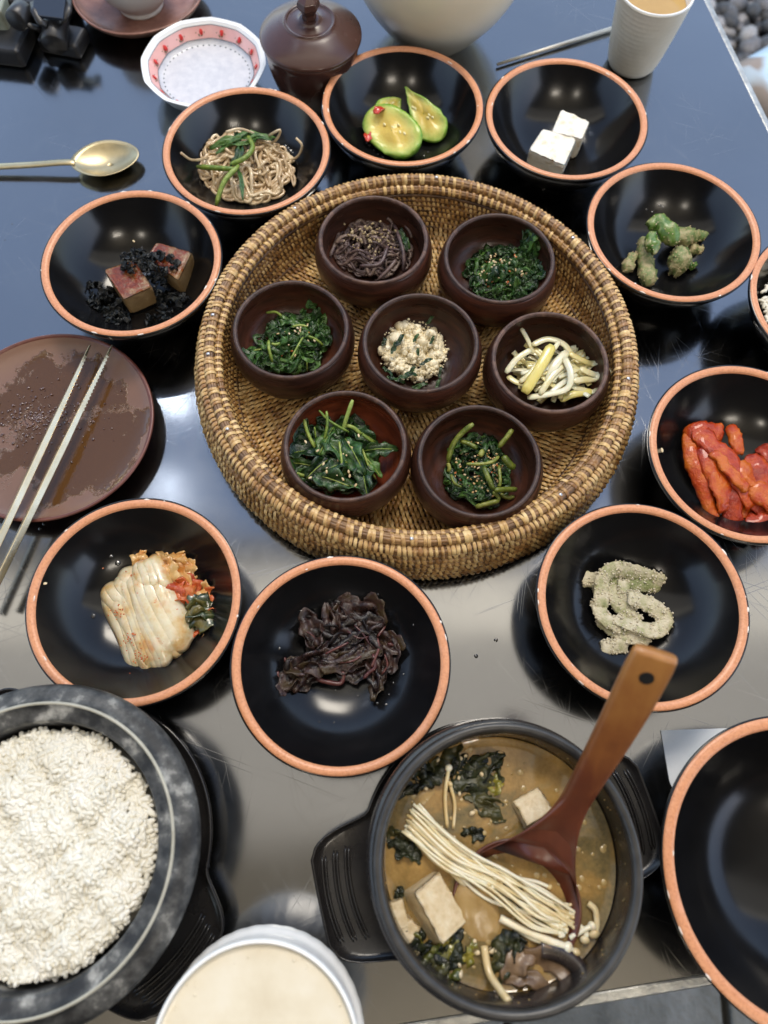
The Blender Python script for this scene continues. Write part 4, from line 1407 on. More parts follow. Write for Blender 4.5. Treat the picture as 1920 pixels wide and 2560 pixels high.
# ------------------------------------------------------------------ tofu
t0_, fl, c = BW['tofu']
m_tofu = mat('white tofu', [(0.60, 0.49, 0.30), (0.76, 0.71, 0.60), (0.80, 0.77, 0.68), (0.80, 0.78, 0.71)], 110, .42, bmp=(420, .5, .0010), sss=.15, detail=6)
for q, lab, sd in (([(1357, 319), (1443, 346), (1412, 415), (1321, 373)], 'front white tofu cube, lower left of the pair', 1.), ([(1403, 271), (1476, 303), (1457, 347), (1378, 330)], 'rear white tofu cube, upper right of the pair', 2.)):
    tp = [at(x, y, .0355) for x, y in q]
    cc = sum(tp) / 4
    T_ = empty('tofu_cube', (cc[0], cc[1], .0115), lab, 'tofu')
    grid_block(tp, .0118 if sd == 2 else .0135, m_tofu, 'tofu', T_, 12, .00045, .04, flat_seed=sd)

# ------------------------------------------------------------------ coated peppers
t0_, fl, c = BW['pepper']
m_pep = mat('flour coated pepper', [(0.07, 0.14, 0.03), (0.19, 0.23, 0.08), (0.38, 0.33, 0.17), (0.46, 0.38, 0.21)], 150, .42, rand=.2, bmp=(380, .9, .0016), detail=6)
m_pepg = mat('bright green pepper', [(0.04, 0.10, 0.012), (0.10, 0.18, 0.03), (0.36, 0.32, 0.15)], 120, .25, rand=.2, bmp=(380, .5, .001), detail=5)
m_crumb = mat('sesame crumb', [(0.42, 0.33, 0.18), (0.60, 0.48, 0.28)], 300, .5, rand=.4, island=True)
z3p = lambda x, y: (1440 + x * .2893, 380 + y * .2893)
k = 0
for pts, zs, r, m, lab in (
    ([(640, 730), (600, 850), (610, 1000), (640, 1150)], [.028, .022, .019, .018], [.0060, .0070, .0068, .0055], m_pep, 'long coated pepper pointing to the front of the pile'),
    ([(500, 880), (470, 940), (435, 1030)], [.020, .019, .018], [.0035, .0045, .0048], m_pep, 'small coated pepper at the far left of the pile'),
    ([(640, 660), (700, 600), (790, 680), (860, 800)], [.032, .035, .036, .034], [.0050, .0060, .0066, .0060], m_pepg, 'bright green pepper arched over the top of the pile'),
    ([(650, 700), (660, 790), (680, 880)], [.036, .036, .034], [.0046, .0050, .0042], m_pepg, 'short bright green pepper end hanging at the front of the pile'),
    ([(880, 820), (900, 910), (860, 1010), (840, 1045)], [.028, .024, .019, .018], [.0068, .0085, .0075, .005], m_pep, 'thickest coated pepper, lower right of the pile'),
    ([(830, 720), (950, 730), (1060, 730), (1150, 715)], [.027, .023, .019, .018], [.0066, .0066, .0058, .0046], m_pep, 'coated pepper reaching to the right of the pile'),
    ([(960, 960), (1000, 985), (1010, 960)], [.018, .017, .018], [.003, .0035, .003], m_pepg, 'small green pepper scrap below the right side of the pile'),
    ([(980, 820), (1060, 845), (1095, 855)], [.018, .016, .016], [.0045, .004, .0025], m_pep, 'pointed coated pepper tip at the right of the pile')):
    pts = [z3p(*p) for p in pts]
    P = [at(p[0], p[1], z) for p, z in zip(pts, zs)]
    cc = sum(P) / len(P)
    T_ = empty('coated_pepper', (cc[0], cc[1], min(zs) - .006), lab, 'pepper', 'coated green peppers in the right black bowl')
    cc = np.array(T_.location)
    Q = smooth_prof([p - cc for p in P], 6)
    n = len(Q)
    rr = np.interp(np.linspace(0, 1, n), np.linspace(0, 1, len(r)), r)
    rr = rr * 1.14 * (1 + .14 * np.sin(np.linspace(0, 9, n) + k)); rr[0] *= .45; rr[-1] *= .45; rr[1] *= .85; rr[-2] *= .85
    v, f = tube(Q, rr, 22, .8, 1)
    V = np.array(v); V += vnoise(V, 520, k)[:, None] * .0013 + vnoise(V, 1500, k + 2)[:, None] * .0008
    new_obj('flesh', V, f, m, T_)
    mb = MB()
    for q in range(90 if m is m_pep else 24):
        p = V[int(rng.integers(len(V)))]
        s = rng.uniform(.0004, .0009)
        mb.add(ellipsoid(p, (s, s * .8, s * .7), rotm('Z', q), 6, 4, .3, 2, q))
    mb.build('crumbs', m_crumb, T_, kind='stuff')
    k += 1
drops(t0_, c, fl, [(1644, 467), (1676, 461), (1684, 463), (1660, 470)], m_water, (.0006, .0015))

# ------------------------------------------------------------------ braised tofu with seaweed
t0_, fl, c = BW['braised']
m_brt, nt, b = base_mat('braised tofu')
up_ = nt.nodes.new('ShaderNodeAttribute'); up_.attribute_name = 'glaze'
nz = noise(nt, 75, 3)
gl = math_n(nt, 'MULTIPLY', up_.outputs['Fac'], ramp(nt, nz, [(0.36, (0.25,) * 3), (0.48, (1, 1, 1))]))
basec = ramp(nt, noise(nt, 120, 5), [(0.3, (0.22, 0.14, 0.060)), (0.6, (0.33, 0.22, 0.105)), (0.75, (0.40, 0.28, 0.15))])
setin(nt, b.inputs['Base Color'], mixc(nt, gl, basec, ramp(nt, noise(nt, 300, 3), [(0.3, (0.07, 0.009, 0.002)), (0.7, (0.22, 0.038, 0.005))])))
setin(nt, b.inputs['Roughness'], ramp(nt, gl, [(0, (.40,) * 3), (1, (.16,) * 3)]))
bump(nt, b, noise(nt, 420, 4), .45, .001)
for q, lab, sd in (([(258, 673), (335, 648), (381, 717), (308, 749)], 'front block of brown braised tofu with red sauce on top', 1.), ([(390, 604), (481, 629), (446, 703), (366, 640)], 'rear block of brown braised tofu beside the seaweed', 2.)):
    tp = [at(x, y, .0345) for x, y in q]
    cc = sum(tp) / 4
    T_ = empty('braised_tofu', (cc[0], cc[1], .0115), lab, 'tofu')
    o = grid_block(tp, .0125, m_brt, 'tofu', T_, 12, .0003, .02, flat_seed=sd)
    V = np.array([vv.co[:] for vv in o.data.vertices])
    a = o.data.attributes.new('glaze', 'FLOAT', 'POINT')
    zt = V[:, 2].max()
    cx_, cy_ = V[:, 0].mean(), V[:, 1].mean()
    dd = np.maximum(np.abs(V[:, 0] - cx_), np.abs(V[:, 1] - cy_))
    a.data.foreach_set('value', np.clip((V[:, 2] - zt + .0022) / .0018, 0, 1) * np.clip(2.0 - dd / .014, 0, 1))
m_sea = mat('black seaweed flake', [(0.002, 0.0025, 0.003), (0.005, 0.006, 0.007), (0.014, 0.018, 0.018)], 200, .25, rough2=.5, spec=.35, rand=.2, bmp=(700, .6, .0008))
SW = food('seaweed_flakes', c, 'shiny black seaweed flakes scattered over and around the braised tofu', 'seaweed')
for (px, py, z, rr_, n, hh) in ((340, 655, .037, .013, 50, .006), (405, 660, .036, .012, 48, .008), (385, 710, .026, .012, 34, .006), (272, 765, .013, .012, 44, .010), (300, 800, .013, .010, 26, .005), (425, 760, .014, .015, 50, .010), (400, 800, .013, .012, 26, .005), (255, 735, .014, .009, 20, .006)):
    p = at(px, py, z) - c
    for i in range(n):
        a, r = rng.uniform(0, 2 * PI), rr_ * math.sqrt(rng.random()) * 1.15
        q = p + np.array([r * math.cos(a), r * math.sin(a) * .8, rng.uniform(0, 1) * hh * (1 - (r / rr_ / 1.2) ** 2)])
        if z < .02: q[2] = fl(q[0], q[1]) + .001 + rng.uniform(0, hh) * (1 - (r / rr_ / 1.2) ** 2)
        d = rng.normal(size=3); d[2] *= .45; d /= np.linalg.norm(d)
        L = rng.uniform(.003, .008)
        P = [q + d * s * L + np.array([0, 0, .0012 * math.sin(3 * s)]) for s in np.linspace(-.5, .5, 5)]
        v, f = leaf(P, rng.uniform(.0014, .0036), .8, .4, 5, rng.uniform(0, 9), True, rng.uniform(-1, 1))
        if i < 40:
            thick(new_obj('seaweed_flake', zmin(v, fl), f, m_sea, SW), .0003)
def one_seed(bw, px, py, s=1.0):
    t_, fl_, c_ = BW[bw]
    p = at(px, py, .02) - c_
    p = at(px, py, fl_(p[0], p[1])) - c_
    new_obj('sesame_seed', *ellipsoid((p[0], p[1], fl_(p[0], p[1]) + .0006), (.0009 * s, .0016 * s, .0006 * s), rotm('Z', rng.uniform(0, 3)), 10, 7), m_seed, t_)
one_seed('braised', 333, 600); one_seed('kimchi', 107, 1456, 1.1); one_seed('radish', 1649, 1132, 1.3)

# ------------------------------------------------------------------ kimchi
t0_, fl, c = BW['kimchi']
K = food('cabbage_kimchi', c, 'folded pale cabbage kimchi with orange and dark green leaf at its right', 'kimchi')
zk = lambda x, y: (x * .3858, 1200 + y * .3858)
m_kim, nt, b = base_mat('pale kimchi leaf')
f1 = noise(nt, 60, 5, .6); f2 = noise(nt, 260, 4); 
ca = ramp(nt, f1, [(0.35, (0.66, 0.60, 0.44)), (0.50, (0.62, 0.52, 0.33)), (0.62, (0.56, 0.38, 0.16)), (0.74, (0.52, 0.26, 0.06))])
cb = ramp(nt, f2, [(0.66, (0, 0, 0)), (0.71, (1, 1, 1))])
big = ramp(nt, noise(nt, 42, 3), [(0.54, (0, 0, 0)), (0.66, (.8, .8, .8))])
c2 = mixc(nt, math_n(nt, 'MULTIPLY', cb, 0.8), ca, (0.55, 0.10, 0.015))
setin(nt, b.inputs['Base Color'], mixc(nt, math_n(nt, 'MULTIPLY', big, .8), c2, (0.54, 0.19, 0.04)))
b.inputs['Roughness'].default_value = 0.2
b.inputs['Subsurface Weight'].default_value = .2
b.inputs['Subsurface Scale'].default_value = .002
b.inputs['Coat Weight'].default_value = .5
bump(nt, b, noise(nt, 160, 4), .35, .0014)
def sheet(quad, zq, th_, nu, nv, ribs, amp, m, name, parent, seed, edge=.04, dome=.003):
    """curved ribbed slab over a quad: u runs first->second corner, ribs run along v"""
    Q = [np.array(at(p[0], p[1], z)) - np.array(parent.location) for p, z in zip(quad, zq)]
    v, f = [], []
    for j in range(nv + 1):
        for i in range(nu + 1):
            u, w = i / nu, j / nv
            uu = u + edge * .25 * math.sin(w * 9 + seed) * (1 if u < .5 else -1) * abs(2 * u - 1) ** 2
            ww = w + edge * .35 * math.sin(u * 11 + seed * 2) * abs(2 * w - 1) ** 3
            p = Q[0] * (1 - uu) * (1 - ww) + Q[1] * uu * (1 - ww) + Q[2] * uu * ww + Q[3] * (1 - uu) * ww
            z = dome * (1 - (2 * u - 1) ** 2) * (1 - (2 * w - 1) ** 4) + amp * abs(math.sin(ribs * PI * (u + .05 * math.sin(w * 4 + seed)))) ** 1.5 * (1 - .4 * w)
            z -= .004 * max(0, abs(2 * w - 1) - .75) * 4 + .0035 * max(0, abs(2 * u - 1) - .8) * 5
            v.append(p + np.array([0, 0, z]))
    for j in range(nv):
        for i in range(nu):
            a = j * (nu + 1) + i
            f.append((a, a + 1, a + nu + 2, a + nu + 1))
    o = new_obj(name, v, f, m, parent)
    s = o.modifiers.new('solid', 'SOLIDIFY'); s.thickness = th_; s.offset = -1
    return o
L_ = [
 ([(660, 745), (860, 560), (1010, 900), (900, 1010)], [.019, .021, .020, .016], .0045, 1),
 ([(655, 735), (900, 640), (1000, 1240), (860, 1245)], [.016, .020, .016, .014], .0035, 2),
 ([(700, 770), (960, 600), (1080, 1180), (960, 1262)], [.020, .023, .018, .0165], .004, 3),
 ([(760, 655), (1000, 560), (1165, 1100), (1000, 1235)], [.023, .026, .021, .0195], .004, 4),
 ([(800, 620), (1075, 640), (1252, 1010), (1035, 1200)], [.026, .028, .0225, .022], .004, 5),
 ([(880, 560), (1040, 490), (1100, 700), (890, 700)], [.023, .024, .029, .027], .004, 6),
]
for q, zq, th_, sd in L_:
    sheet([zk(*p) for p in q], zq, th_, 34, 28, 4.4, .0007, m_kim, 'cabbage_leaf', K, sd * 1.3, edge=.10)
m_kor = mat('orange kimchi leaf', [(0.52, 0.18, 0.03), (0.58, 0.30, 0.09), (0.62, 0.42, 0.18)], 110, .16, rand=.3, bmp=(260, .5, .0012), coat=.5)
m_kred = mat('red chili paste', [(0.36, 0.040, 0.006), (0.50, 0.090, 0.015), (0.55, 0.17, 0.04)], 160, .22, rand=.2, bmp=(420, .9, .0014), coat=.4)
m_kgr = mat('dark kimchi green', [(0.012, 0.022, 0.010), (0.035, 0.055, 0.018), (0.12, 0.10, 0.025)], 120, .14, rand=.3, bmp=(260, .5, .001), coat=.5)
def blob_leaves(t, c, specs):
    for (px, py, z, L, W, hd, m, cr) in specs:
        p = at(px, py, z) - c
        P = [p + np.array([math.cos(hd) * s * L, math.sin(hd) * s * L, .0025 * math.cos(s * 3.2) + .0006 * math.sin(s * 19 + px)]) for s in np.linspace(-.5, .5, 12)]
        v, f = leaf(P, W, cr, .15, 12, px * .37, True, 0, 3.6)
        thick(new_obj('leaf_piece', v, f, m, t), .0009)
S_ = []
for (x, y, z, L, W, hd, m) in ((1130, 520, .019, .020, .010, -.7, m_kor), (1200, 570, .018, .022, .009, -.8, m_kor), (1160, 480, .018, .014, .008, -.3, m_kor), (1240, 590, .017, .018, .007, -1.0, m_kor), (910, 510, .019, .012, .006, -.6, m_kor),
        (1100, 600, .024, .022, .008, -1.0, m_kor), (1180, 640, .022, .024, .006, -.75, m_kor), (1060, 560, .026, .016, .006, -1.2, m_kor),
        (1130, 700, .025, .020, .008, -.9, m_kred), (1200, 730, .024, .020, .008, -.7, m_kred), (1150, 760, .024, .016, .006, -1.1, m_kred), (1240, 690, .021, .018, .007, -.8, m_kred), (1370, 780, .019, .018, .008, -.7, m_kred), (1330, 740, .020, .016, .007, -.9, m_kor),
        (1290, 830, .023, .026, .010, -.35, m_kgr), (1330, 880, .022, .028, .011, -.2, m_kgr), (1270, 900, .022, .024, .008, .3, m_kgr), (1380, 900, .018, .018, .009, -1.2, m_kgr), (1340, 940, .017, .024, .007, .3, m_kgr),
        (1290, 1000, .015, .022, .006, .9, m_kor), (1300, 970, .017, .016, .005, .4, m_kred)):
    S_.append((*zk(x, y), z, L * 1.12, W * 1.15, hd, m, .38))
blob_leaves(K, c, S_)
mb = MB()
for i in range(190):
    gx, gy = [(870, 640), (960, 780), (920, 820), (840, 1030), (900, 1150), (1000, 640), (1060, 760), (760, 860)][i % 8]
    px, py = zk(gx + rng.normal(0, 26 + 30 * (i % 3 == 0)), gy + rng.normal(0, 20 + 30 * (i % 3 == 0)))
    mb.add(ellipsoid(at(px, py, .0262) - c, (rng.uniform(.0003, .0010), .0005, .0004), rotm('Z', i), 6, 4))
mb.build('chili_flakes', m_kred, K, kind='stuff')
puddle(t0_, c, *zk(830, 900), .0105, .026, .024, .3, 1.0)
drops(t0_, c, fl, [zk(757, 530), zk(690, 470), zk(600, 880)], m_water, (.0015, .0025))

# ------------------------------------------------------------------ purple leaves
t0_, fl, c = BW['leaves']
G = food('purple_leaf_salad', c, 'dark purple brown wilted leaves with maroon stems in a black bowl', 'cooked leaves')
zg = lambda x, y: (560 + x * .3617, 1360 + y * .3617)
m_pur = mat('wilted purple leaf', [(0.006, 0.0035, 0.0035), (0.020, 0.010, 0.009), (0.045, 0.022, 0.018), (0.05, 0.033, 0.016)], 130, .20, rough2=.38, rand=.35, bmp=(420, .6, .0012), detail=6)
m_mar = mat('maroon stem', [(0.030, 0.008, 0.009), (0.075, 0.022, 0.022), (0.12, 0.042, 0.035)], 150, .24, rand=.3, bmp=(500, .3, .0006))
LV = [ # centre px, z, length, width, heading
 (600, 580, .022, .030, .013, 1.9), (580, 640, .019, .028, .012, -1.2), (640, 690, .018, .026, .007, 1.2), (720, 530, .021, .026, .010, 1.75), (780, 620, .022, .032, .008, -.35),
 (820, 480, .021, .030, .012, 1.3), (880, 440, .021, .028, .012, -.25), (950, 500, .024, .036, .014, -.5), (960, 560, .026, .032, .013, .1), (860, 540, .023, .028, .012, 2.0), (1050, 480, .017, .026, .011, -1.0),
 (1000, 640, .025, .034, .010, -.9), (900, 680, .024, .036, .010, .25), (820, 740, .024, .034, .010, .35), (760, 800, .023, .034, .012, .1), (640, 830, .023, .034, .013, .15), (560, 850, .022, .030, .014, -.1), (520, 920, .020, .030, .013, .6), (480, 880, .019, .022, .010, 1.1), (590, 940, .018, .028, .010, .7), (430, 980, .015, .016, .007, 1.4),
 (880, 800, .021, .032, .009, .35), (900, 880, .018, .028, .010, .1), (1010, 760, .023, .032, .008, 1.9), (1040, 860, .021, .034, .008, 1.7), (1040, 960, .018, .026, .008, 1.5), (1120, 660, .021, .030, .010, -.7), (1140, 760, .020, .028, .009, 1.6), (1110, 860, .018, .026, .008, 1.3), (1170, 680, .018, .020, .008, -.6), (700, 740, .020, .026, .008, .5), (950, 760, .025, .03, .009, .2)]
for i, (x, y, z, L, W, hd) in enumerate(LV):
    p = at(*zg(x, y), z) - c
    bend = rng.normal(0, .5)
    P, q, h_ = [], p - np.array([math.cos(hd), math.sin(hd), 0]) * L / 2, hd - bend / 2
    for s in range(12):
        P.append(q + np.array([0, 0, .0012 * math.sin(s * 1.3 + i)]))
        q = q + np.array([math.cos(h_), math.sin(h_), 0]) * L / 11; h_ += bend / 11
    v, f = leaf(P, W * .72, .50, .2, 13, i * 1.7, True, rng.uniform(-.4, .4), 4.5)
    thick(new_obj('leaf', zmin(v, fl), f, m_pur, G), .0004)
for pts, zs, r in (([(725, 360), (780, 390), (835, 425)], [.020, .022, .023], .0016), ([(735, 400), (742, 470)], [.019, .022], .0016), ([(410, 775), (432, 815), (440, 840)], [.017, .019, .021], .0017), ([(640, 930), (700, 950), (800, 965), (825, 920), (820, 880)], [.020, .019, .018, .019, .021], .0024), ([(965, 930), (1005, 885), (1045, 850), (1030, 760)], [.024, .025, .026, .026], .0019),
                   ([(1060, 650), (1070, 720), (1040, 800), (1020, 850)], [.027, .027, .027, .026], .0014), ([(1130, 690), (1190, 700), (1245, 725)], [.022, .020, .017], .0019), ([(1150, 730), (1200, 750), (1242, 765)], [.020, .018, .015], .0018), ([(700, 760), (780, 720), (860, 680)], [.026, .027, .027], .0012), ([(790, 815), (880, 810), (950, 775)], [.026, .026, .026], .0013), ([(560, 600), (620, 640), (640, 700)], [.025, .024, .021], .0007), ([(370, 880), (380, 940), (430, 980)], [.021, .019, .016], .002), ([(900, 560), (960, 620), (1010, 700)], [.028, .028, .027], .001), ([(1080, 560), (1110, 570), (1060, 640)], [.025, .025, .026], .0014), ([(850, 600), (930, 650), (1000, 640)], [.027, .027, .028], .0009), ([(1110, 760), (1130, 840), (1090, 900)], [.023, .022, .021], .0012)):
    tubepart(G, 'stem', rel([zg(*p) for p in pts], zs, c), r * .72, m_mar)
puddle(t0_, c, *zg(950, 480), .0103, .020, .012, -.4, 2.0)
puddle(t0_, c, *zg(640, 1120), .0103, .007, .0025, -.5, 3.1, m_water)
puddle(t0_, c, *zg(950, 1120), .0103, .0075, .0025, .45, 4.2, m_water)
drops(t0_, c, fl, [zg(*p) for p in ((382, 722), (1312, 550), (1065, 330), (530, 455), (670, 1000), (770, 1010), (925, 1050), (1170, 960), (1240, 900), (1120, 1110), (760, 1235), (1060, 1100), (1140, 1040), (660, 1230), (870, 1015), (720, 1000))], m_water, (.0004, .0012))

# ------------------------------------------------------------------ green strips in sesame powder
t0_, fl, c = BW['beans']
B_ = food('powdered_green_strips', c, 'flat pale green strips coated in beige sesame powder', 'vegetable strips')
zb_ = lambda x, y: (1300 + x * .3737, 1220 + y * .3737)
m_bean = mat('powdered strip', [(0.18, 0.20, 0.07), (0.34, 0.33, 0.17), (0.50, 0.45, 0.30), (0.58, 0.52, 0.38)], 140, .42, rand=.25, bmp=(500, .8, .0012), detail=6)
m_pow = mat('sesame powder', [(0.46, 0.40, 0.28), (0.62, 0.56, 0.42)], 300, .6, rand=.5, island=True)
m_under = mat('powder clump', [(0.36, 0.32, 0.21), (0.52, 0.47, 0.34)], 200, .6, bmp=(600, 1, .0015))
mbp = MB()
for pts, zs, w in (
 ([(405, 625), (470, 605), (530, 650), (560, 690)], [.015, .017, .018, .018], .0052),
 ([(545, 800), (545, 680), (560, 590), (640, 540), (740, 560), (850, 590), (955, 635)], [.018, .020, .023, .024, .023, .020, .017], .0052),
 ([(600, 600), (680, 640), (780, 650), (860, 650), (940, 650)], [.018, .018, .018, .017, .015], .0050),
 ([(525, 740), (545, 850), (650, 920), (770, 950), (880, 985)], [.017, .019, .020, .019, .016], .0050),
 ([(530, 870), (600, 930), (700, 990), (800, 1010), (860, 1040)], [.015, .016, .018, .018, .016], .0048),
 ([(720, 735), (800, 750), (880, 790), (950, 840), (970, 900), (900, 960), (800, 930), (700, 900), (640, 860)], [.024, .024, .023, .021, .020, .021, .022, .021, .019], .0054),
 ([(545, 1060), (620, 1060), (720, 1050)], [.014, .015, .016], .0050),
 ([(620, 650), (650, 760), (730, 850), (790, 900)], [.018, .019, .019, .018], .0050),
 ([(690, 620), (700, 720), (720, 820)], [.021, .021, .019], .0042)):
    P = smooth_prof(rel([zb_(*p) for p in pts], zs, c), 5)
    v, f = tube(P, np.r_[w * .9, np.full(len(P) - 2, w * 1.12), w * .9], 14, .28, 1.0, twist=.5)
    V = np.array(v); V += vnoise(V, 900, w * 3000)[:, None] * .0006 + vnoise(V, 2300, 3)[:, None] * .0004
    new_obj('strip', V, f, m_bean, B_)
    for q in range(len(P) * 20):
        p = V[int(rng.integers(len(V)))] + rng.normal(0, .0003, 3)
        if vnoise(p, 420, 4) < -.05: continue
        s = rng.uniform(.00035, .0010)
        mbp.add(ellipsoid(p, (s, s, s * .8), None, 6, 4, .3, 2, q))
for i in range(60):
    p = at(*zb_(rng.uniform(440, 560), rng.uniform(760, 1000)), .0102) - c
    s = rng.uniform(.0002, .0006)
    mbp.add(ellipsoid(p, (s, s, s * .7), None, 6, 4))
p = at(*zb_(432, 797), .011) - c
mbp.add(ellipsoid(p, (.0016, .0013, .001), None, 9, 6, .4, 2, 1))
mbp.build('powder', m_pow, B_, kind='stuff')

# ------------------------------------------------------------------ red strips
t0_, fl, c = BW['radish']
m_rk = mat('red glazed strip', [(0.25, 0.016, 0.002), (0.42, 0.045, 0.004), (0.52, 0.12, 0.008)], 90, .20, rand=.3, bmp=(420, .9, .0014), coat=.35, spec=.35, coat_r=.08)
RK = food('red_spicy_strips', c, 'thick shiny red orange spicy strips piled in the right black bowl', 'kimchi')
zr = lambda x, y: (1560 + x * .2351, 880 + y * .2351)
for pts, zs, r, fn in (
 ([(690, 860), (720, 1100), (830, 1380), (950, 1800)], [.024, .026, .024, .018], .0045, 1.0),
 ([(760, 820), (900, 960), (1100, 1150), (1230, 1400), (1370, 1640)], [.028, .031, .031, .029, .024], .0058, .8),
 ([(1120, 800), (1190, 920), (1210, 1100)], [.027, .030, .028], .0036, 1.2),
 ([(940, 1060), (1060, 1200), (1200, 1350), (1300, 1480)], [.034, .034, .033, .030], .0036, .9),
 ([(1280, 1140), (1420, 1200), (1500, 1350), (1480, 1560), (1400, 1720)], [.025, .028, .028, .026, .022], .0055, .7),
 ([(960, 1200), (1020, 1400), (1060, 1560), (1080, 1680)], [.029, .028, .026, .021], .0060, .7),
 ([(1180, 1400), (1160, 1600), (1150, 1820)], [.026, .023, .018], .0062, .8),
 ([(1300, 1760), (1430, 1820), (1600, 1720), (1750, 1650)], [.020, .021, .022, .022], .0058, .9),
 ([(1380, 1400), (1500, 1550), (1650, 1640), (1800, 1700)], [.029, .029, .028, .024], .0060, .8),
 ([(660, 930), (760, 880), (900, 850), (1030, 870)], [.022, .027, .028, .025], .0062, .8),
 ([(1500, 1200), (1650, 1350), (1750, 1500)], [.026, .028, .026], .0060, .8),
 ([(1260, 1650), (1300, 1740), (1330, 1800)], [.018, .017, .016], .0050, .8),
 ([(1200, 1180), (1300, 1300), (1400, 1420)], [.028, .029, .028], .0055, .8),
 ([(850, 1000), (950, 1250), (1000, 1450)], [.029, .029, .026], .0058, .8),
 ([(1450, 1000), (1600, 1150), (1780, 1350)], [.022, .024, .022], .0055, .8),
 ([(1550, 1850), (1700, 1800), (1850, 1700)], [.018, .019, .018], .0060, .8)):
    P = smooth_prof(rel([zr(*p) for p in pts], zs, c), 6)
    n = len(P)
    rr = r * (1 + .12 * np.sin(np.linspace(0, 7, n) + r * 900)); rr *= 1.28; rr[0] *= .75; rr[-1] *= .8
    v, f = tube(P, rr * 1.1, 18, fn * .5, 1.0, twist=rng.uniform(-.5, .5))
    V = np.array(v)
    V += vnoise(V, 260, r * 2000)[:, None] * .0010 + vnoise(V, 1000, 2)[:, None] * .0006
    new_obj('strip', V, f, m_rk, RK)
puddle(t0_, c, *zr(1250, 1850), .0103, .020, .010, .1, 5.0, mat('red broth', [(.05, .006, .003)], 30, .04, coat=1))
drops(t0_, c, fl, [zr(785, 795)], m_water, (.0012, .0016))

# ------------------------------------------------------------------ wooden bowl greens
def wfood(key, name, label, cat, px, py):
    t_, fl, c = WB[key]
    F = food(name, c, label, cat)
    q = at(px, py, BKZ + .017) - c
    return F, fl, c, q
m_fern = mat('purple brown stem', [(0.045, 0.026, 0.026), (0.10, 0.062, 0.060), (0.20, 0.145, 0.12)], 220, .32, rand=.4, bmp=(600, .5, .0008), rough2=.5)
m_paste = mat('sesame paste', [(0.30, 0.22, 0.11), (0.44, 0.35, 0.20)], 200, .4, bmp=(500, .8, .001))
F, fl, c, q = wfood('fern', 'purple_stem_salad', 'purple brown stems with sesame paste in a wooden bowl', 'cooked stems', 930, 622)
for i in range(150):
    P = pile_path(q[0], q[1], .0335, .0260, -.1, .019, fl, rng.uniform(.014, .034), 7, .16, .1 + .95 * i / 150, seed=1, rad=.0014)
    P[:, 2] += rng.normal(0, .0006)
    new_obj('stem', *tube(sub(P, 2), rng.uniform(.0009, .0017), 6, rng.uniform(.6, 1), 1), m_fern, F)
p = at(1010, 600, BKZ + .024) - c
for L, hd in ((.024, -1.3), (.020, -1.0)):
    P = [p + np.array([math.cos(hd) * s * L, math.sin(hd) * s * L, .0015 * math.sin(9 * s)]) for s in np.linspace(-.5, .5, 9)]
    thick(new_obj('leaf', *leaf(P, .0035, .7, .3, 7, hd), m_dkg, F), .0004)
for pts, zs in (([(985, 560), (1000, 600), (1010, 640), (1008, 680)], [.033, .038, .036, .028]), ([(995, 550), (1020, 570), (1030, 595)], [.033, .033, .030]), ([(945, 700), (975, 670), (990, 650)], [.03, .034, .035]), ([(900, 665), (950, 660), (970, 615)], [.036, .038, .039]), ([(825, 640), (838, 610), (848, 580)], [.028, .03, .03])):
    tubepart(F, 'stem', rel(pts, [z for z in zs], c), .0017, m_fern)
mb = MB()
for i in range(60):
    p = at(rng.normal(925, 30), rng.normal(590, 14), BKZ + .0265) - c
    mb.add(ellipsoid(p + rng.normal(0, .001, 3), (rng.uniform(.0006, .0018),) * 2 + (.0008,), rrot(), 7, 5, .35, 2, i))
mb.build('paste', m_paste, F, kind='stuff')
seeds(F, 60, q[0], q[1], .026, .020, -.1, .0175, fl, m_seed, s=(.0005, .0008, .0011))

F, fl, c, q = wfood('sesame', 'sesame_greens', 'dark green chopped leaves with sesame and chili flecks in a wooden bowl', 'cooked greens', 1258, 680)
greens(F, 170, q[0], q[1], .0325, .0270, -.1, .019, fl, [m_dkg, m_dkg, m_mdg], (.010, .022), (.0018, .0042), .8, npts=6, nx=5)
q2 = (at(1330, 620, BKZ + .014) - c) * .86
greens(F, 34, q2[0], q2[1], .0095, .0120, .3, .020, fl, [m_dkg, m_mdg], (.008, .014), (.0018, .0036), .8, npts=5, nx=5)
seeds(F, 90, q[0], q[1], .025, .020, -.1, .0195, fl, m_seed)
m_fleck = mat('chili fleck', [(0.45, 0.07, 0.02), (0.60, 0.20, 0.05)], 200, .3, rand=.5, island=True)
seeds(F, 22, q[0], q[1], .026, .020, -.1, .0195, fl, m_fleck, s=(.0006, .0010, .0013), name='chili_flecks')

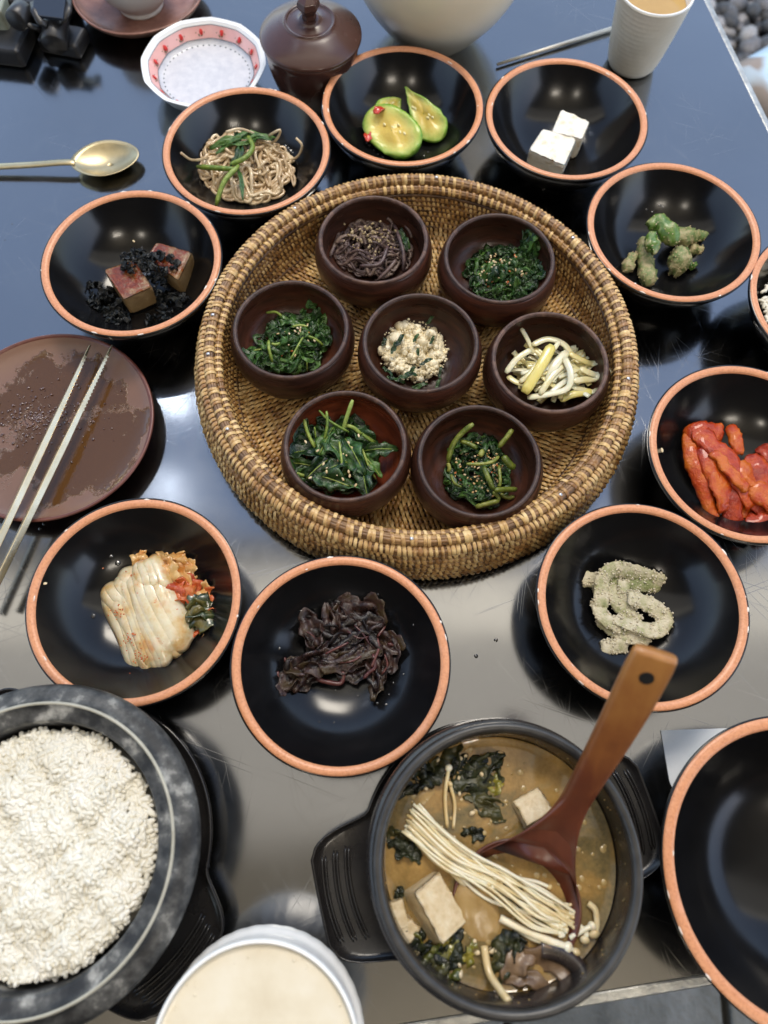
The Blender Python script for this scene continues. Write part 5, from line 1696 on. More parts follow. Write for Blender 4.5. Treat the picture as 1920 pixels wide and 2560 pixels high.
F, fl, c, q = wfood('spinach', 'spinach_greens', 'bright and dark green cooked leaves with pale stems in a wooden bowl', 'cooked greens', 728, 852)
greens(F, 150, q[0], q[1], .0325, .0265, .35, .019, fl, [m_dkg, m_mdg, m_mdg], (.010, .026), (.0018, .0045), .8, npts=6, nx=5)
q2 = (at(785, 795, BKZ + .014) - c) * .9
greens(F, 22, q2[0], q2[1], .009, .010, .3, .016, fl, [m_mdg], (.008, .014), (.0018, .0034), .8, npts=5, nx=5)
q2 = at(645, 905, BKZ + .010) - c
greens(F, 26, q2[0], q2[1], .010, .010, .3, .010, fl, [m_dkg, m_mdg], (.008, .014), (.0018, .0034), .8, npts=5, nx=5)
zs_ = lambda x, y: (480 + x * .3858, 400 + y * .3858)
for pts, zs, r in (([(497, 1170), (500, 1230), (522, 1310)], [.036, .037, .030], .0017), ([(515, 1190), (545, 1195), (570, 1185)], [.037, .037, .036], .0014), ([(750, 1140), (800, 1160), (850, 1200)], [.036, .035, .030], .0013), ([(640, 1290), (700, 1180), (720, 1150)], [.036, .038, .037], .0011), ([(650, 1080), (700, 1070), (750, 1080)], [.037, .038, .037], .0012), ([(385, 1300), (400, 1240), (450, 1225)], [.024, .027, .028], .0009), ([(480, 990), (540, 985), (580, 1010)], [.030, .032, .033], .0015), ([(745, 1310), (748, 1370)], [.028, .020], .0008)):
    tubepart(F, 'stem', rel([zs_(*p) for p in pts], [z + .003 for z in zs], c), r * .75, m_stem)
seeds(F, 46, q[0], q[1], .024, .019, .3, .0195, fl, m_seed)
seeds(F, 6, q[0], q[1], .022, .017, .3, .0195, fl, m_fleck, s=(.0006, .0010, .0016), name='chili_flecks')

F, fl, c, q = wfood('whitetofu', 'crumbled_tofu_salad', 'cream crumbled tofu mixed with dark green leaves in a wooden bowl', 'crumbled tofu', 1030, 890)
m_crt = mat('crumbled tofu', [(0.72, 0.60, 0.38), (0.80, 0.72, 0.52), (0.84, 0.78, 0.62)], 190, .42, rand=.2, bmp=(650, .35, .0006), detail=6)
q = at(1035, 885, BKZ + .012) - c
for i in range(16):
    P = pile_path(q[0], q[1], .0230, .0215, 0.2, .013, fl, .002, 2, .1, .6, seed=2)
    v, f = ellipsoid(P[0], (.0075, .0068, .0055), rrot(), 24, 16, .16, 3.0, i)
    V = np.array(v); V += vnoise(V, 1500, i)[:, None] * .0007 + vnoise(V, 3300, i)[:, None] * .0004
    new_obj('tofu_lump', V, f, m_crt, F)
for i in range(290):
    P = pile_path(q[0], q[1], .0280, .0265, 0.2, .019, fl, .002, 2, .1, rng.uniform(.3, 1.05), seed=2)
    x, y = P[0][:2]
    s = rng.uniform(.0012, .0029) * (1 if i > 80 else 2.0)
    v, f = ellipsoid(P[0], (s, s * rng.uniform(.75, 1), s * rng.uniform(.6, .9)), rrot(), 12, 8, .22, 3.2, i)
    V = np.array(v); V += vnoise(V, 2600, i)[:, None] * .0003
    new_obj('tofu_crumb', V, f, m_crt, F)
mb = MB()
for i in range(420):
    P = pile_path(q[0], q[1], .0305, .0290, 0.2, .0205, fl, .002, 2, .1, rng.uniform(.4, 1.1), seed=2)
    s = rng.uniform(.0005, .0014)
    mb.add(ellipsoid(P[0] + rng.normal(0, .0006, 3), (s, s * .9, s * .8), None, 6, 4, .3, 2, i))
mb.build('fine_crumbs', mat('pale fine crumb', [(0.74, 0.64, 0.43), (0.82, 0.75, 0.57)], 200, .45), F, kind='stuff')
for (px, py, z, hd, L, W) in ((1000, 850, .036, 1.0, .014, .0022), (985, 870, .034, 1.3, .013, .0024), (1040, 845, .038, 1.1, .010, .0015), (1065, 905, .037, .6, .013, .0018), (1020, 940, .030, .2, .016, .0028), (990, 950, .026, -.3, .016, .0026), (1050, 965, .024, .3, .014, .0024), (960, 855, .030, 1.4, .010, .002), (1020, 985, .020, .1, .016, .0024), (1095, 960, .022, 1.2, .014, .0018), (1030, 925, .034, .9, .009, .0018), (1075, 800, .030, .9, .011, .0016), (1100, 930, .024, 1.4, .012, .0014), (970, 930, .028, -.8, .012, .002), (1045, 880, .039, 1.6, .008, .0014), (1080, 850, .036, 1.2, .010, .0014)):
    p = at(px, py, z + .004) - c
    P = [p + np.array([math.cos(hd) * s * L, math.sin(hd) * s * L, .0012 * math.sin(8 * s)]) for s in np.linspace(-.5, .5, 8)]
    thick(new_obj('leaf', *leaf(P, W, .6, .4, 6, px), m_dkg, F), .0003)

F, fl, c, q = wfood('strips', 'yellow_white_strips', 'pale yellow and white flat vegetable strips in a wooden bowl', 'vegetable strips', 1390, 930)
m_yw = mat('pale yellow strip', [(0.62, 0.54, 0.24), (0.68, 0.64, 0.42), (0.70, 0.68, 0.52)], 40, .20, rand=.55, bmp=(300, .3, .0006), sss=.3, coat=.3)
m_ye = mat('yellow strip', [(0.66, 0.56, 0.14), (0.70, 0.62, 0.25)], 40, .20, bmp=(300, .3, .0006), sss=.3, coat=.3)
zy = lambda x, y: (1060 + x * .3858, 400 + y * .3858)
def strip3(pts, zs, w, h, m):
    w, h = w * .74, h * .7
    P = smooth_prof(rel([zy(*p) for p in pts], [z + BKZ for z in zs], c), 5)
    n = len(P); r = np.full(n, w); r[0] *= .6; r[-1] *= .75
    v, f = tube(P, r, 10, h / w, 1.0)
    V = [np.array([a[0], a[1], max(a[2], fl(a[0], a[1]) + .0003)]) for a in v]
    new_obj('strip', V, f, m, F)
for i in range(90):
    k_ = i / 90
    L = rng.uniform(.024, .040)
    a_, r_ = rng.uniform(0, 2 * PI), math.sqrt(rng.random())
    hd = rng.choice([.25, .55, 1.1, 2.4, 2.8]) + rng.normal(0, .22)
    m0 = np.array([q[0] - .001 + .023 * r_ * math.cos(a_), q[1] - .001 + .016 * r_ * math.sin(a_)])
    bend = rng.normal(0, .0022)
    P = []
    for s_ in np.linspace(-.5, .5, 7):
        xy = m0 + np.array([math.cos(hd), math.sin(hd)]) * s_ * L + np.array([-math.sin(hd), math.cos(hd)]) * bend * (1 - 4 * s_ * s_)
        rr_ = math.hypot(*xy)
        if rr_ > .040: xy = xy * .040 / rr_
        P.append((xy[0], xy[1], fl(xy[0], xy[1]) + .0016 + .018 * k_ * (1 - (rr_ / .045) ** 2)))
    w = rng.uniform(.0014, .0027)
    v, f = tube(sub(P, 3), w, 8, rng.uniform(.22, .36), 1.0, twist=rng.uniform(-.6, .6))
    new_obj('strip', [np.array([a[0], a[1], max(a[2], fl(a[0], a[1]) + .0003)]) for a in v], f, m_yw, F)
for pts, zs, w, h, m in (
 ([(630, 1090), (670, 1160), (715, 1260)], [.030, .027, .022], .0026, .001, m_yw),
 ([(830, 1200), (760, 1330), (650, 1510)], [.032, .030, .024], .0062, .0026, m_ye),
 ([(880, 1170), (840, 1230)], [.030, .030], .0028, .001, m_yw),
 ([(530, 1380), (600, 1290), (690, 1230)], [.024, .027, .029], .0034, .0012, m_yw),
 ([(700, 1200), (800, 1160), (900, 1190), (960, 1260)], [.026, .027, .027, .025], .0036, .0012, m_yw),
 ([(930, 1240), (850, 1330), (800, 1450)], [.028, .028, .024], .0050, .0016, m_yw),
 ([(940, 1250), (1010, 1290), (1115, 1335)], [.028, .027, .022], .0034, .0014, m_yw),
 ([(960, 1430), (1080, 1420), (1200, 1400)], [.026, .024, .020], .0042, .0014, m_yw),
 ([(1010, 1350), (1100, 1390), (1190, 1410)], [.027, .025, .020], .0038, .0012, m_yw),
 ([(670, 1540), (800, 1520), (930, 1480), (950, 1380), (910, 1280)], [.020, .024, .028, .031, .030], .0036, .0014, m_yw),
 ([(880, 1555), (960, 1520), (1085, 1500)], [.020, .021, .021], .0046, .0018, m_ye),
 ([(750, 1520), (830, 1400), (900, 1330)], [.024, .027, .027], .0036, .0014, m_yw),
 ([(540, 1400), (600, 1440), (680, 1460)], [.021, .022, .022], .0034, .0013, m_yw),
 ([(620, 1440), (680, 1390), (730, 1320)], [.024, .026, .027], .003, .0012, m_yw),
 ([(960, 1470), (1060, 1500), (1110, 1510)], [.022, .021, .020], .0038, .0014, m_yw)):
    strip3(pts, zs, w, h, m)

F, fl, c, q = wfood('leafy', 'broad_leaf_greens', 'broad dark green leaves with long upright stems in a reddish wooden bowl', 'cooked greens', 845, 1135)
zl = lambda x, y: (480 + x * .3737, 940 + y * .3737)
greens(F, 60, q[0], q[1], .0330, .0310, -.2, .017, fl, [m_dkg, m_dkg, m_mdg], (.016, .032), (.0035, .0080), .45, npts=6, nx=8, curl=.2)
for (x, y, z, L, W, hd, m) in ((1090, 540, .036, .034, .0105, -1.05, m_mdg), (1150, 690, .032, .030, .0095, -1.35, m_dkg), (1260, 500, .032, .028, .0070, .1, m_dkg), (760, 510, .030, .032, .0110, .2, m_dkg), (730, 600, .027, .028, .0070, -.1, m_mdg), (900, 440, .034, .026, .0085, 1.2, m_mdg), (930, 700, .032, .030, .0110, -.3, m_dkg), (960, 500, .036, .028, .0100, -.8, m_dkg), (1150, 400, .032, .022, .0080, -.5, m_dkg), (760, 350, .030, .018, .0050, 1.8, m_dkg), (1060, 740, .028, .024, .0080, -.2, m_mdg), (850, 620, .033, .026, .0090, .8, m_dkg), (1200, 600, .028, .026, .006, -.9, m_mdg), (960, 610, .036, .020, .008, .5, m_dkg)):
    p = at(*zl(x, y), z + BKZ * .2) - c
    P = [p + np.array([math.cos(hd) * s * L, math.sin(hd) * s * L, .0025 * math.cos(3 * s) + .0008 * math.sin(13 * s + x)]) for s in np.linspace(-.5, .5, 14)]
    v, f = leaf(P, W * .85, .28, .28, 11, x * .31, True, rng.uniform(-.3, .3), 6)
    o = thick(new_obj('leaf', zmin(v, fl), f, m, F), .0004)
    tubepart(o, 'vein', [P[0] + np.array([0, 0, .0007]), P[6] + np.array([0, 0, .0010]), P[-1] + np.array([0, 0, .0007])], .00045, m_stem)
for pts, zs, r in (([(900, 235), (905, 320), (885, 430)], [.050, .046, .038], .0015), ([(1075, 160), (1040, 260), (1010, 360)], [.054, .048, .040], .0021), ([(850, 230), (920, 300), (1050, 375)], [.050, .046, .040], .0013), ([(1010, 325), (1080, 345), (1130, 390)], [.040, .040, .037], .0020), ([(750, 290), (770, 370), (820, 480)], [.044, .040, .036], .0018), ([(780, 400), (830, 480)], [.038, .034], .0018), ([(685, 640), (740, 665), (810, 665)], [.030, .030, .032], .0018), ([(1140, 490), (1180, 600), (1230, 690)], [.038, .036, .030], .0013), ([(820, 340), (830, 420)], [.042, .036], .001), ([(985, 440), (1000, 560), (1000, 600)], [.042, .042, .040], .0012), ([(1140, 390), (1190, 430), (1230, 450)], [.038, .036, .033], .0016), ([(870, 670), (920, 670), (950, 660)], [.036, .037, .037], .0014)):
    tubepart(F, 'stem', rel([zl(*p) for p in pts], zs, c), r * .78, m_stem)
mb = MB()
for (x, y) in ((1012, 520), (1033, 525), (1048, 640), (1055, 668), (880, 588), (905, 610), (965, 657), (1095, 730), (1047, 445), (1115, 398), (655, 578), (790, 680), (900, 640), (1070, 480), (760, 440), (980, 560), (1010, 690), (840, 500)):
    p = at(*zl(x, y), .041) - c
    mb.add(ellipsoid(p, (.0009, .0017, .0006), rotm('Z', rng.uniform(-1, 1)), 9, 6))
mb.build('sesame_seeds', m_seed, F, kind='stuff')

F, fl, c, q = wfood('stems', 'stem_greens', 'green stems and dark leaves with nut crumbs, front right wooden bowl', 'cooked greens', 1195, 1175)
zt_ = lambda x, y: (1000 + x * .3858, 940 + y * .3858)
greens(F, 130, q[0], q[1], .0255, .0315, 0.1, .019, fl, [m_dkg, m_dkg, m_mdg], (.010, .022), (.0018, .0042), .8, npts=6, nx=5)
m_stem2 = green('olive green stem', [(0.07, 0.10, 0.012), (0.15, 0.18, 0.025), (0.27, 0.28, 0.06)], rough=.24)
for pts, zs, r in (([(475, 310), (400, 370), (340, 450), (310, 560)], [.050, .044, .038, .030], .0032), ([(310, 560), (320, 600), (310, 620)], [.030, .028, .026], .0022), ([(390, 420), (450, 440), (500, 470)], [.038, .040, .040], .0028), ([(730, 345), (690, 400), (640, 460)], [.048, .044, .038], .0030), ([(545, 590), (570, 660), (610, 740)], [.042, .042, .038], .0030), ([(610, 740), (680, 735), (755, 735)], [.038, .034, .030], .0033), ([(490, 850), (560, 830), (640, 810)], [.026, .028, .030], .0034), ([(620, 830), (640, 790), (600, 750)], [.028, .030, .032], .0022), ([(665, 520), (700, 560), (740, 600)], [.038, .036, .032], .0042), ([(430, 570), (520, 570), (600, 555), (640, 520)], [.042, .043, .042, .040], .0020), ([(330, 640), (350, 690), (400, 720)], [.034, .034, .033], .0016), ([(640, 760), (700, 790), (740, 780)], [.026, .026, .026], .0026), ([(520, 520), (535, 480)], [.043, .042], .0032), ([(640, 580), (650, 680), (640, 720)], [.036, .036, .034], .002)):
    tubepart(F, 'stem', rel([zt_(*p) for p in pts], zs, c), r * .68, m_stem2, namp=.0002)
m_nut = mat('nut crumb', [(0.45, 0.26, 0.10), (0.62, 0.45, 0.22), (0.66, 0.52, 0.32)], 200, .4, rand=.5, island=True)
seeds(F, 130, q[0], q[1], .0215, .0265, .1, .0185, fl, m_nut, s=(.0006, .0010, .0014), name='nut_crumbs')
seeds(F, 16, q[0], q[1], .020, .022, .1, .019, fl, m_fleck, s=(.0006, .0012, .0018), name='chili_flecks')
# stray seeds on the rims
# ------------------------------------------------------------------ rice
m_rice = mat('cooked rice', [(0.62, 0.57, 0.45), (0.70, 0.67, 0.57), (0.74, 0.71, 0.63)], 50, .38, rand=.10)
gv, gf = tube(np.array([(-.0034, 0, -.00018), (-.0030, 0, -.0001), (-.0018, 0, .0001), (0, 0, .00018), (.0018, 0, .0001), (.0030, 0, -.0001), (.0034, 0, -.00018)]), [.0006, .00115, .00150, .00162, .00150, .00115, .0006], 7, .9, 1)
grain = bpy.data.meshes.new('rice_grain')
grain.from_pydata([tuple(p) for p in gv], [], gf)
grain.polygons.foreach_set('use_smooth', [True] * len(grain.polygons))
grain.materials.append(m_rice)
GV = np.array(gv) * np.array([1.0, 1.0, 1.0])
grain.vertices.foreach_set('co', GV.ravel())
grain.update()
def rice(t, cx, cy, R, zfun, n, first, wig=0.0, cutoff=None):
    mb = MB()
    k = 0
    order = []
    for i in range(n):
        a, r = rng.uniform(0, 2 * PI), R * math.sqrt(rng.random())
        lim = R * (1 + wig * (.5 * math.sin(5 * a + 1) + .35 * math.sin(11 * a) + .3 * math.sin(23 * a)))
        x, y = cx + r * math.cos(a) * lim / R, cy + r * math.sin(a) * lim / R
        z = zfun(x, y) + rng.normal(0, .0006)
        order.append((x, y, z))
    for (x, y, z) in order:
        R_ = rotm('Z', rng.uniform(0, 2 * PI)) @ rotm('Y', rng.normal(0, .30)) @ rotm('X', rng.uniform(0, 6))
        s = rng.uniform(.85, 1.12)
        if k < first and x > cutoff and rng.random() < .35:
            o = bpy.data.objects.new('rice_grain', grain)
            M_ = Matrix([list(R_[0] * s) + [x], list(R_[1] * s) + [y], list(R_[2] * s) + [z], [0, 0, 0, 1]])
            COL.objects.link(o); o.parent = t
            o.matrix_local = M_
            k += 1
        else:
            mb.add((list(GV @ R_.T * s + np.array([x, y, z])), gf))
    mb.build('rice_grains', m_rice, t, kind='stuff')
rc = np.array([STC[0], STC[1], .0065])
RI = food('rice', rc, 'white steamed rice heaped in the grey stone pot', 'rice')
def zr_(x, y):
    r = math.hypot(x, y) / .07
    return .0700 - .0060 * r ** 4 + .0030 * math.sin(x * 130 + 1) * math.sin(y * 150) + .0012 * math.sin(x * 310) * math.sin(y * 280 + 2) + .0015
v, f = lathe([(0.0001, .070)] + [(r_, .070) for r_ in np.linspace(.002, .040, 20)] + [(.043, .0690), (.047, .0684), (.051, .0677), (.055, .0670), (.059, .0652), (.064, .0625), (.0685, .052)], 96)
V = [np.array([p[0], p[1], p[2] - .070 + zr_(p[0], p[1]) + .0050 * (math.hypot(p[0], p[1]) / .07) ** 4 - .0007]) for p in v]
new_obj('rice_mass', V, f, m_rice, RI, kind='stuff')
rice(RI, 0, 0, .0675, zr_, 7000, 300, .022, cutoff=.03)
t_, flr, c = BW['rice']
RI2 = food('rice', c, 'white rice in the black bowl cut off at the right edge', 'rice')
def zr2(x, y): return flr(x, y) + .001 + .022 * max(0, 1 - (math.hypot(x, y) / .060) ** 3)
rice(RI2, 0, 0, .057, zr2, 1500, 80, .04, cutoff=-1)
v, f = lathe([(0.0001, .031), (.02, .030), (.04, .0265), (.048, .0265)], 48)
new_obj('rice_mass', v, f, m_rice, RI2, kind='stuff')

# ------------------------------------------------------------------ stew
SZ = .0745          # nominal height used for the pieces; the broth itself stands DZ lower
DZ = -.0135
sc0 = np.array([SPC[0], SPC[1], .0065])
ST = food('stew', sc0, 'cloudy golden brown soybean stew with tofu, enoki and greens in the black pot', 'stew')
m_broth, nt, b = base_mat('cloudy amber broth')
fa = noise(nt, 22, 5, .6, dist=.6); fb_ = noise(nt, 500, 3)
ca = ramp(nt, fa, [(0.30, (0.070, 0.062, 0.024)), (0.42, (0.17, 0.125, 0.045)), (0.52, (0.30, 0.18, 0.050)), (0.62, (0.42, 0.26, 0.085)), (0.74, (0.36, 0.27, 0.13))])
setin(nt, b.inputs['Base Color'], mixc(nt, 0.25, ca, ramp(nt, fb_, [(0.35, (0.08, 0.05, 0.02)), (0.7, (0.32, 0.20, 0.08))])))
b.inputs['Roughness'].default_value = 0.07
b.inputs['Subsurface Weight'].default_value = .3
b.inputs['Subsurface Radius'].default_value = (1, .6, .25)
b.inputs['Subsurface Scale'].default_value = .004
bump(nt, b, noise(nt, 45, 2), .10, .003)
v, f = lathe([(0.0001, SZ), (.02, SZ), (.04, SZ), (.055, SZ), (.064, SZ), (.0690, SZ + .0002), (.0704, SZ + .0010)], 120)
new_obj('broth', [np.array([p[0], p[1], p[2] - .0065 + DZ]) for p in v], f, m_broth, ST)
drp = MB()
def sp_(px, py, z): return at(px, py, z + DZ) - sc0
def sblock(px, py, z, sx, sy, h, rot, tilt, m, name, sd):
    cen = sp_(px, py, z)
    v, f = [], []
    n = 10
    o_V = {}
    R_ = rotm('Z', rot) @ rotm('Y', tilt[0]) @ rotm('X', tilt[1])
    # rounded subdivided box
    V, F, idx = [], [], {}
    def vid(i, j, k):
        if (i, j, k) not in idx:
            q = np.array([2 * i / n - 1, 2 * j / n - 1, 2 * k / n - 1.])
            srt = np.sort(np.abs(q))
            q = q * (1 - .05 * max(0, (srt[1] - .8) / .2) ** 2)
            p = R_ @ (q * np.array([sx, sy, h]) / 2)
            idx[(i, j, k)] = len(V); V.append(p + cen)
        return idx[(i, j, k)]
    for fn in (lambda a, b: (a, b, n), lambda a, b: (b, a, 0), lambda a, b: (0, a, b), lambda a, b: (n, b, a), lambda a, b: (b, 0, a), lambda a, b: (a, n, b)):
        for i in range(n):
            for j in range(n):
                F.append(tuple(vid(*fn(*q)) for q in ((i, j), (i + 1, j), (i + 1, j + 1), (i, j + 1))))
    V = np.array(V)
    V += vnoise(V, 900, sd)[:, None] * .0004 + vnoise(V, 2500, sd)[:, None] * .0003
    return new_obj(name, V, F, m, ST)
m_stofu = mat('stewed tofu', [(0.42, 0.30, 0.14), (0.56, 0.44, 0.26), (0.64, 0.54, 0.36)], 120, .3, bmp=(420, .6, .001), sss=.2, detail=6)
zz4 = lambda x, y: (760 + x * .3255, 2060 + y * .3255)
zz3 = lambda x, y: (1100 + x * .3978, 1580 + y * .3978)
sblock(*zz4(985, 640), .0725, .0330, .0215, .022, math.radians(-57), (.10, -.45), m_stofu, 'tofu_cube', 1)
sblock(*zz3(575, 1110), .0735, .020, .017, .012, .5, (.12, -.3), m_stofu, 'tofu_cube', 2)
sblock(*zz4(700, 700), .0725, .012, .016, .012, .3, (.2, -.1), m_stofu, 'tofu_cube', 3)
sblock(*zz4(790, 820), .0725, .013, .012, .012, .9, (.1, -.2), m_stofu, 'tofu_cube', 4)
m_pot_ = mat('stewed potato', [(0.26, 0.16, 0.05), (0.40, 0.27, 0.11)], 60, .25, sss=.3, bmp=(200, .2, .001))
new_obj('potato_slice', *ellipsoid(sp_(*zz4(1320, 660), .0716), (.0150, .0240, .0065), rotm('Z', .25) @ rotm('X', .1), 28, 16, .12, 2.3, 3), m_pot_, ST)
new_obj('potato_slice', *ellipsoid(sp_(1060, 1985, .0712), (.0130, .0080, .0040), rotm('Z', .5), 26, 14, .12, 2.3, 6), m_pot_, ST)
m_sgr = mat('stewed dark leaf', [(0.008, 0.010, 0.006), (0.025, 0.030, 0.012), (0.060, 0.055, 0.018)], 120, .16, rand=.4, bmp=(260, .7, .0015), spec=.4)
m_sgy = mat('stewed yellow green leaf', [(0.06, 0.07, 0.012), (0.16, 0.15, 0.022), (0.32, 0.26, 0.035)], 120, .12, rand=.4, bmp=(260, .4, .001), coat=.6)
def sleaf(px, py, L, W, hd, m, z=SZ, cr=.4, sub_=.0):
    p = sp_(px, py, z - sub_)
    P = [p + np.array([math.cos(hd) * s * L, math.sin(hd) * s * L, .0018 * math.cos(3.1 * s) - .0004 + .0006 * math.sin(21 * s + px)]) for s in np.linspace(-.5, .5, 14)]
    v, f = leaf(P, W, cr, .05, 13, px * .17, True, 0, 3.8)
    thick(new_obj('leaf', v, f, m, ST), .0005)
z2_ = lambda x, y: (760 + x * .3255, 1740 + y * .3255)
for (x, y, L, W, hd, m) in ((1000, 560, .030, .012, .6, m_sgr), (900, 640, .026, .010, .5, m_sgr), (1100, 480, .026, .010, .9, m_sgr), (940, 580, .022, .009, 1.2, m_sgr), (1330, 560, .036, .011, .45, m_sgr), (1250, 620, .030, .010, .5, m_sgr), (1400, 500, .026, .008, .35, m_sgr), (1430, 640, .020, .010, 1.1, m_sgr), (1470, 680, .014, .006, 1.3, m_sgy), (1300, 740, .024, .007, -.1, m_sgr), (1380, 800, .026, .006, -.2, m_sgr), (1420, 880, .024, .007, -.5, m_sgr), (760, 1150, .022, .010, -.6, m_sgr), (820, 1180, .020, .008, -1.0, m_sgr), (720, 1080, .018, .007, -.2, m_sgr), (1300, 1060, .016, .006, 0, m_sgr), (840, 720, .03, .004, .4, m_sgr), (1180, 530, .02, .006, .7, m_sgr)):
    sleaf(*z2_(x, y), L, W * .8, hd, m)
for (x, y, L, W, hd, m) in ((860, 900, .020, .009, .2, m_sgr), (960, 990, .026, .008, -.1, m_sgr), (1060, 960, .024, .008, .5, m_sgy), (1080, 880, .010, .006, 0, m_sgy), (1160, 920, .020, .006, 1.0, m_sgr), (920, 1040, .022, .007, .3, m_sgy), (1010, 1080, .026, .008, .1, m_sgr), (1110, 1150, .016, .008, .4, m_sgy), (1180, 1050, .018, .007, 1.2, m_sgr), (1540, 920, .022, .009, .6, m_sgr), (1610, 900, .018, .008, -.4, m_sgr), (1500, 1060, .026, .008, 1.4, m_sgr), (1560, 1000, .018, .007, .9, m_sgr), (730, 530, .008, .004, 1.2, m_sgr), (830, 860, .016, .006, -.8, m_sgy), (1280, 990, .016, .005, 1.2, m_sgy)):
    sleaf(*zz4(x, y), L, W * .8, hd, m)
m_mush = mat('dark mushroom cap', [(0.020, 0.014, 0.011), (0.05, 0.035, 0.028)], 90, .2, bmp=(200, .3, .001), coat=.4)
m_gill = mat('pale mushroom flesh', [(0.10, 0.058, 0.03), (0.24, 0.15, 0.08)], 80, .3, bmp=(260, .4, .001))
z5_ = lambda x, y: (1200 + x * .434, 2060 + y * .434)
for (x, y, rz, sx, sy, sd) in ((430, 830, -.35, .0165, .0075, 1), (235, 830, .7, .0105, .0065, 2), (270, 925, -.1, .012, .0045, 3)):
    p = sp_(*z5_(x, y), SZ + .0006)
    P = [p + rotm('Z', rz) @ np.array([q * sx * 1.15, .0035 * math.cos(q * 1.5), .0012 * math.cos(q * 2)]) for q in np.linspace(-1, 1, 14)]
    thick(new_obj('mushroom_slice', *leaf(P, sy * 1.05, .14, .05, 11, sd, True, 0, 3), m_gill, ST), .0022)
    if sd == 1:
        P = [p + rotm('Z', rz) @ np.array([sx * math.cos(a) * 1.0, sy * math.sin(a) * 1.1, .0022]) for a in np.linspace(-1.0, 2.3, 12)]
        new_obj('mushroom_cap', *tube(smooth_prof(P, 3), .0052, 12, .6, 1), m_mush, ST)
m_eno = mat('enoki', [(0.56, 0.42, 0.20), (0.70, 0.60, 0.38), (0.76, 0.70, 0.54)], 40, .22, rand=.5, sss=.3, coat=.3)
def eno(pts, zs, r=.00105, head=True):
    P = smooth_prof([sp_(p[0], p[1], z) for p, z in zip(pts, zs)], 6)
    o = new_obj('enoki_stem', *tube(P, r * rng.uniform(.85, 1.15), 8), m_eno, ST)
    if head:
        new_obj('enoki_cap', *ellipsoid(P[-1], (r * 1.75, r * 1.75, r * 1.3), rrot(), 12, 8), m_eno, o)
for i in range(40):
    k = i / 39
    a0 = np.array([1012 + 40 * k * rng.uniform(.4, 1), 2085 - 75 * k]) + rng.normal(0, 4, 2)
    a1 = np.array([1130, 2140]) + np.array([44, -48]) * (k - .5) + rng.normal(0, 6, 2)
    a2 = np.array([1245, 2205]) + np.array([44, -46]) * (k - .5) + rng.normal(0, 8, 2)
    a3 = np.array([1350, 2270]) + np.array([46, -62]) * (k - .5) + rng.normal(0, 10, 2)
    a4 = np.array([1415, 2308]) + np.array([30, -60]) * (k - .5) + rng.normal(0, 10, 2)
    n_ = 5 if rng.random() < .75 else 3
    pts = [a0, a1, a2, a3, a4][:n_]
    zz = .0770 + .0050 * rng.random()
    zs = [zz, zz + .0015, zz + .001, zz, .0765][:n_]
    eno(pts, zs, rng.uniform(.0007, .00105))
for pts, zs, r in (
 ([(1122, 1920), (1113, 1990), (1118, 2070)][::-1], [.0745, .078, .080], .0014), ([(1125, 1960), (1137, 2010), (1133, 2072)][::-1], [.0745, .078, .079], .0012),
 ([(1215, 2175), (1290, 2195), (1340, 2205), (1373, 2218)], [.077, .0772, .077, .077], .0011),
 ([(1250, 2295), (1320, 2330), (1380, 2355), (1420, 2370)], [.076, .078, .078, .077], .0021), ([(1260, 2300), (1330, 2345), (1400, 2365), (1440, 2380)], [.075, .077, .077, .077], .0016),
 ([(1470, 2258), (1488, 2275), (1492, 2310), (1486, 2335)], [.076, .077, .077, .077], .0019), ([(1425, 2345), (1460, 2325), (1480, 2315)], [.076, .078, .078], .0016), ([(1440, 2310), (1465, 2330), (1462, 2350)], [.077, .077, .077], .0017),
 ([(1010, 2075), (1090, 2140), (1150, 2200), (1160, 2205)], [.077, .079, .077, .076], .0017), ([(1050, 2110), (1110, 2150), (1165, 2190)], [.078, .079, .077], .0015)):
    eno([np.array(p) for p in pts], zs, r)
eno([np.array(p) for p in ((1210, 2365), (1222, 2430), (1250, 2475), (1272, 2505))], [.076, .080, .086, .092], .0024, False)
mb = MB()
m_gar = mat('garlic bit', [(0.60, 0.46, 0.26), (0.72, 0.60, 0.40)], 90, .25)
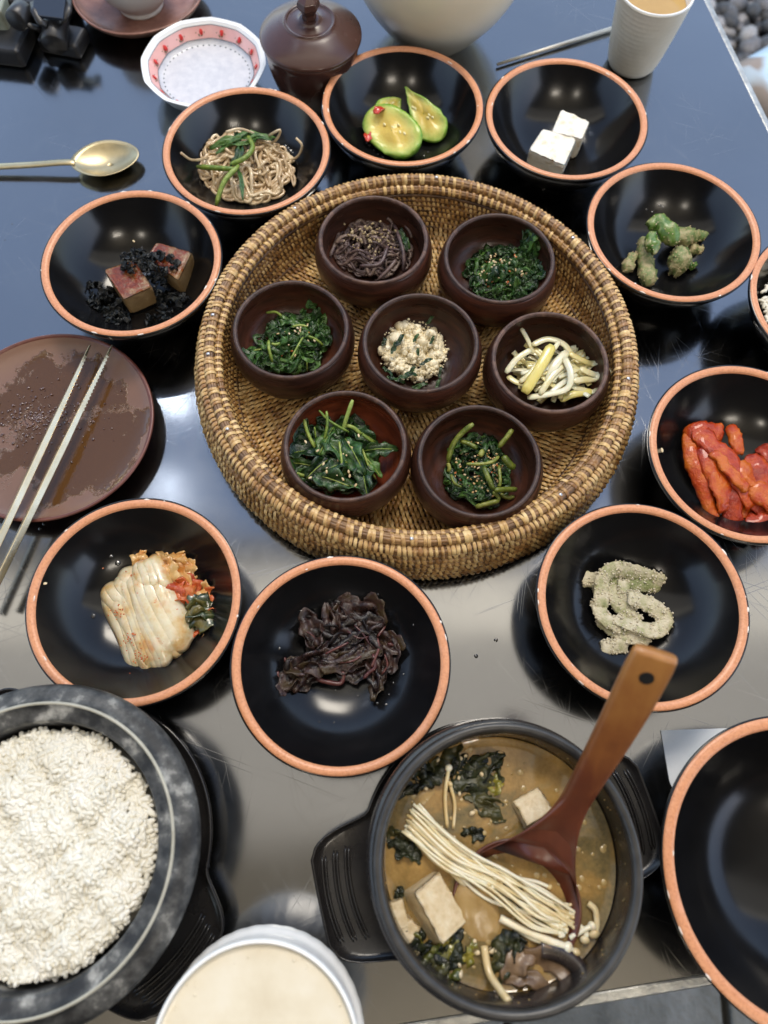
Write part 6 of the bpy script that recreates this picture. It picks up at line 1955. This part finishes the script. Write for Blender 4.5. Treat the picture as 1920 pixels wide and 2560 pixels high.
for (x, y) in ((1190, 630), (1380, 700), (1200, 480), (1240, 460), (940, 710), (1195, 750), (1330, 680), (1440, 560), (1030, 490), (1290, 900), (1365, 600), (1010, 665)):
    s = rng.uniform(.0008, .0022)
    mb.add(ellipsoid(sp_(*z2_(x, y), SZ + .002), (s, s * .8, s * .6), rrot(), 8, 6, .3, 2, x))
for (x, y) in ((920, 960), (1195, 1085), (1200, 1160), (1310, 900), (1450, 970), (1330, 990), (880, 980)):
    s = rng.uniform(.0012, .0026)
    mb.add(ellipsoid(sp_(*zz4(x, y), SZ + .0015), (s, s * .8, s * .6), rrot(), 8, 6, .3, 2, x))
mb.build('garlic_bits', m_gar, ST, kind='stuff')
mb = MB()
for i in range(60):
    a, r = rng.uniform(0, 6.28), .062 * math.sqrt(rng.random())
    s = rng.uniform(.0003, .0009)
    mb.add(ellipsoid((r * math.cos(a), r * math.sin(a), SZ - .0065 + DZ), (s, s, s * .5), None, 8, 5))
mb.build('bubbles', m_broth, ST, kind='stuff')
m_oil = mat('oil bead', [(0.30, 0.20, 0.07), (0.42, 0.30, 0.12)], 60, .03, coat=1, coat_r=.02)
mb = MB()
for i in range(130):
    a, r = rng.uniform(0, 6.28), .066 * math.sqrt(rng.random())
    s = rng.uniform(.0005, .0022)
    mb.add(ellipsoid((r * math.cos(a), r * math.sin(a), SZ - .0066 + DZ), (s, s * rng.uniform(.8, 1.2), .0005), None, 14, 6))
mb.build('oil_beads', m_oil, ST, kind='stuff')
# droplets on pot and stand
mb = MB()
for i in range(46):
    a = rng.uniform(0, 6.28); r = rng.uniform(.0708, .0711)
    mb.add(ellipsoid((r * math.cos(a) * .995, r * math.sin(a) * .995, rng.uniform(.070, .076) + .0), (.0006, .0006, .0006), None, 6, 4))
mb.build('splashes', m_broth, bpy.data.objects['stew_pot'], kind='stuff')

mb = MB()
for (px, py) in ((70, 1290), (90, 1300), (62, 1312), (100, 1322), (80, 1335), (110, 1310), (1450, 775), (1463, 780), (520, 2165), (30, 560), (12, 600), (1240, 1600), (1190, 1640)):
    p = at(px, py, 0)
    s = rng.uniform(.0006, .0016)
    mb.add(ellipsoid((p[0], p[1], .0001), (s, s * rng.uniform(.7, 1.3), s * .35), rotm('Z', rng.uniform(0, 3)), 12, 6, .2, 2, px))
mb.build('water_drops', m_water, None, kind='stuff')
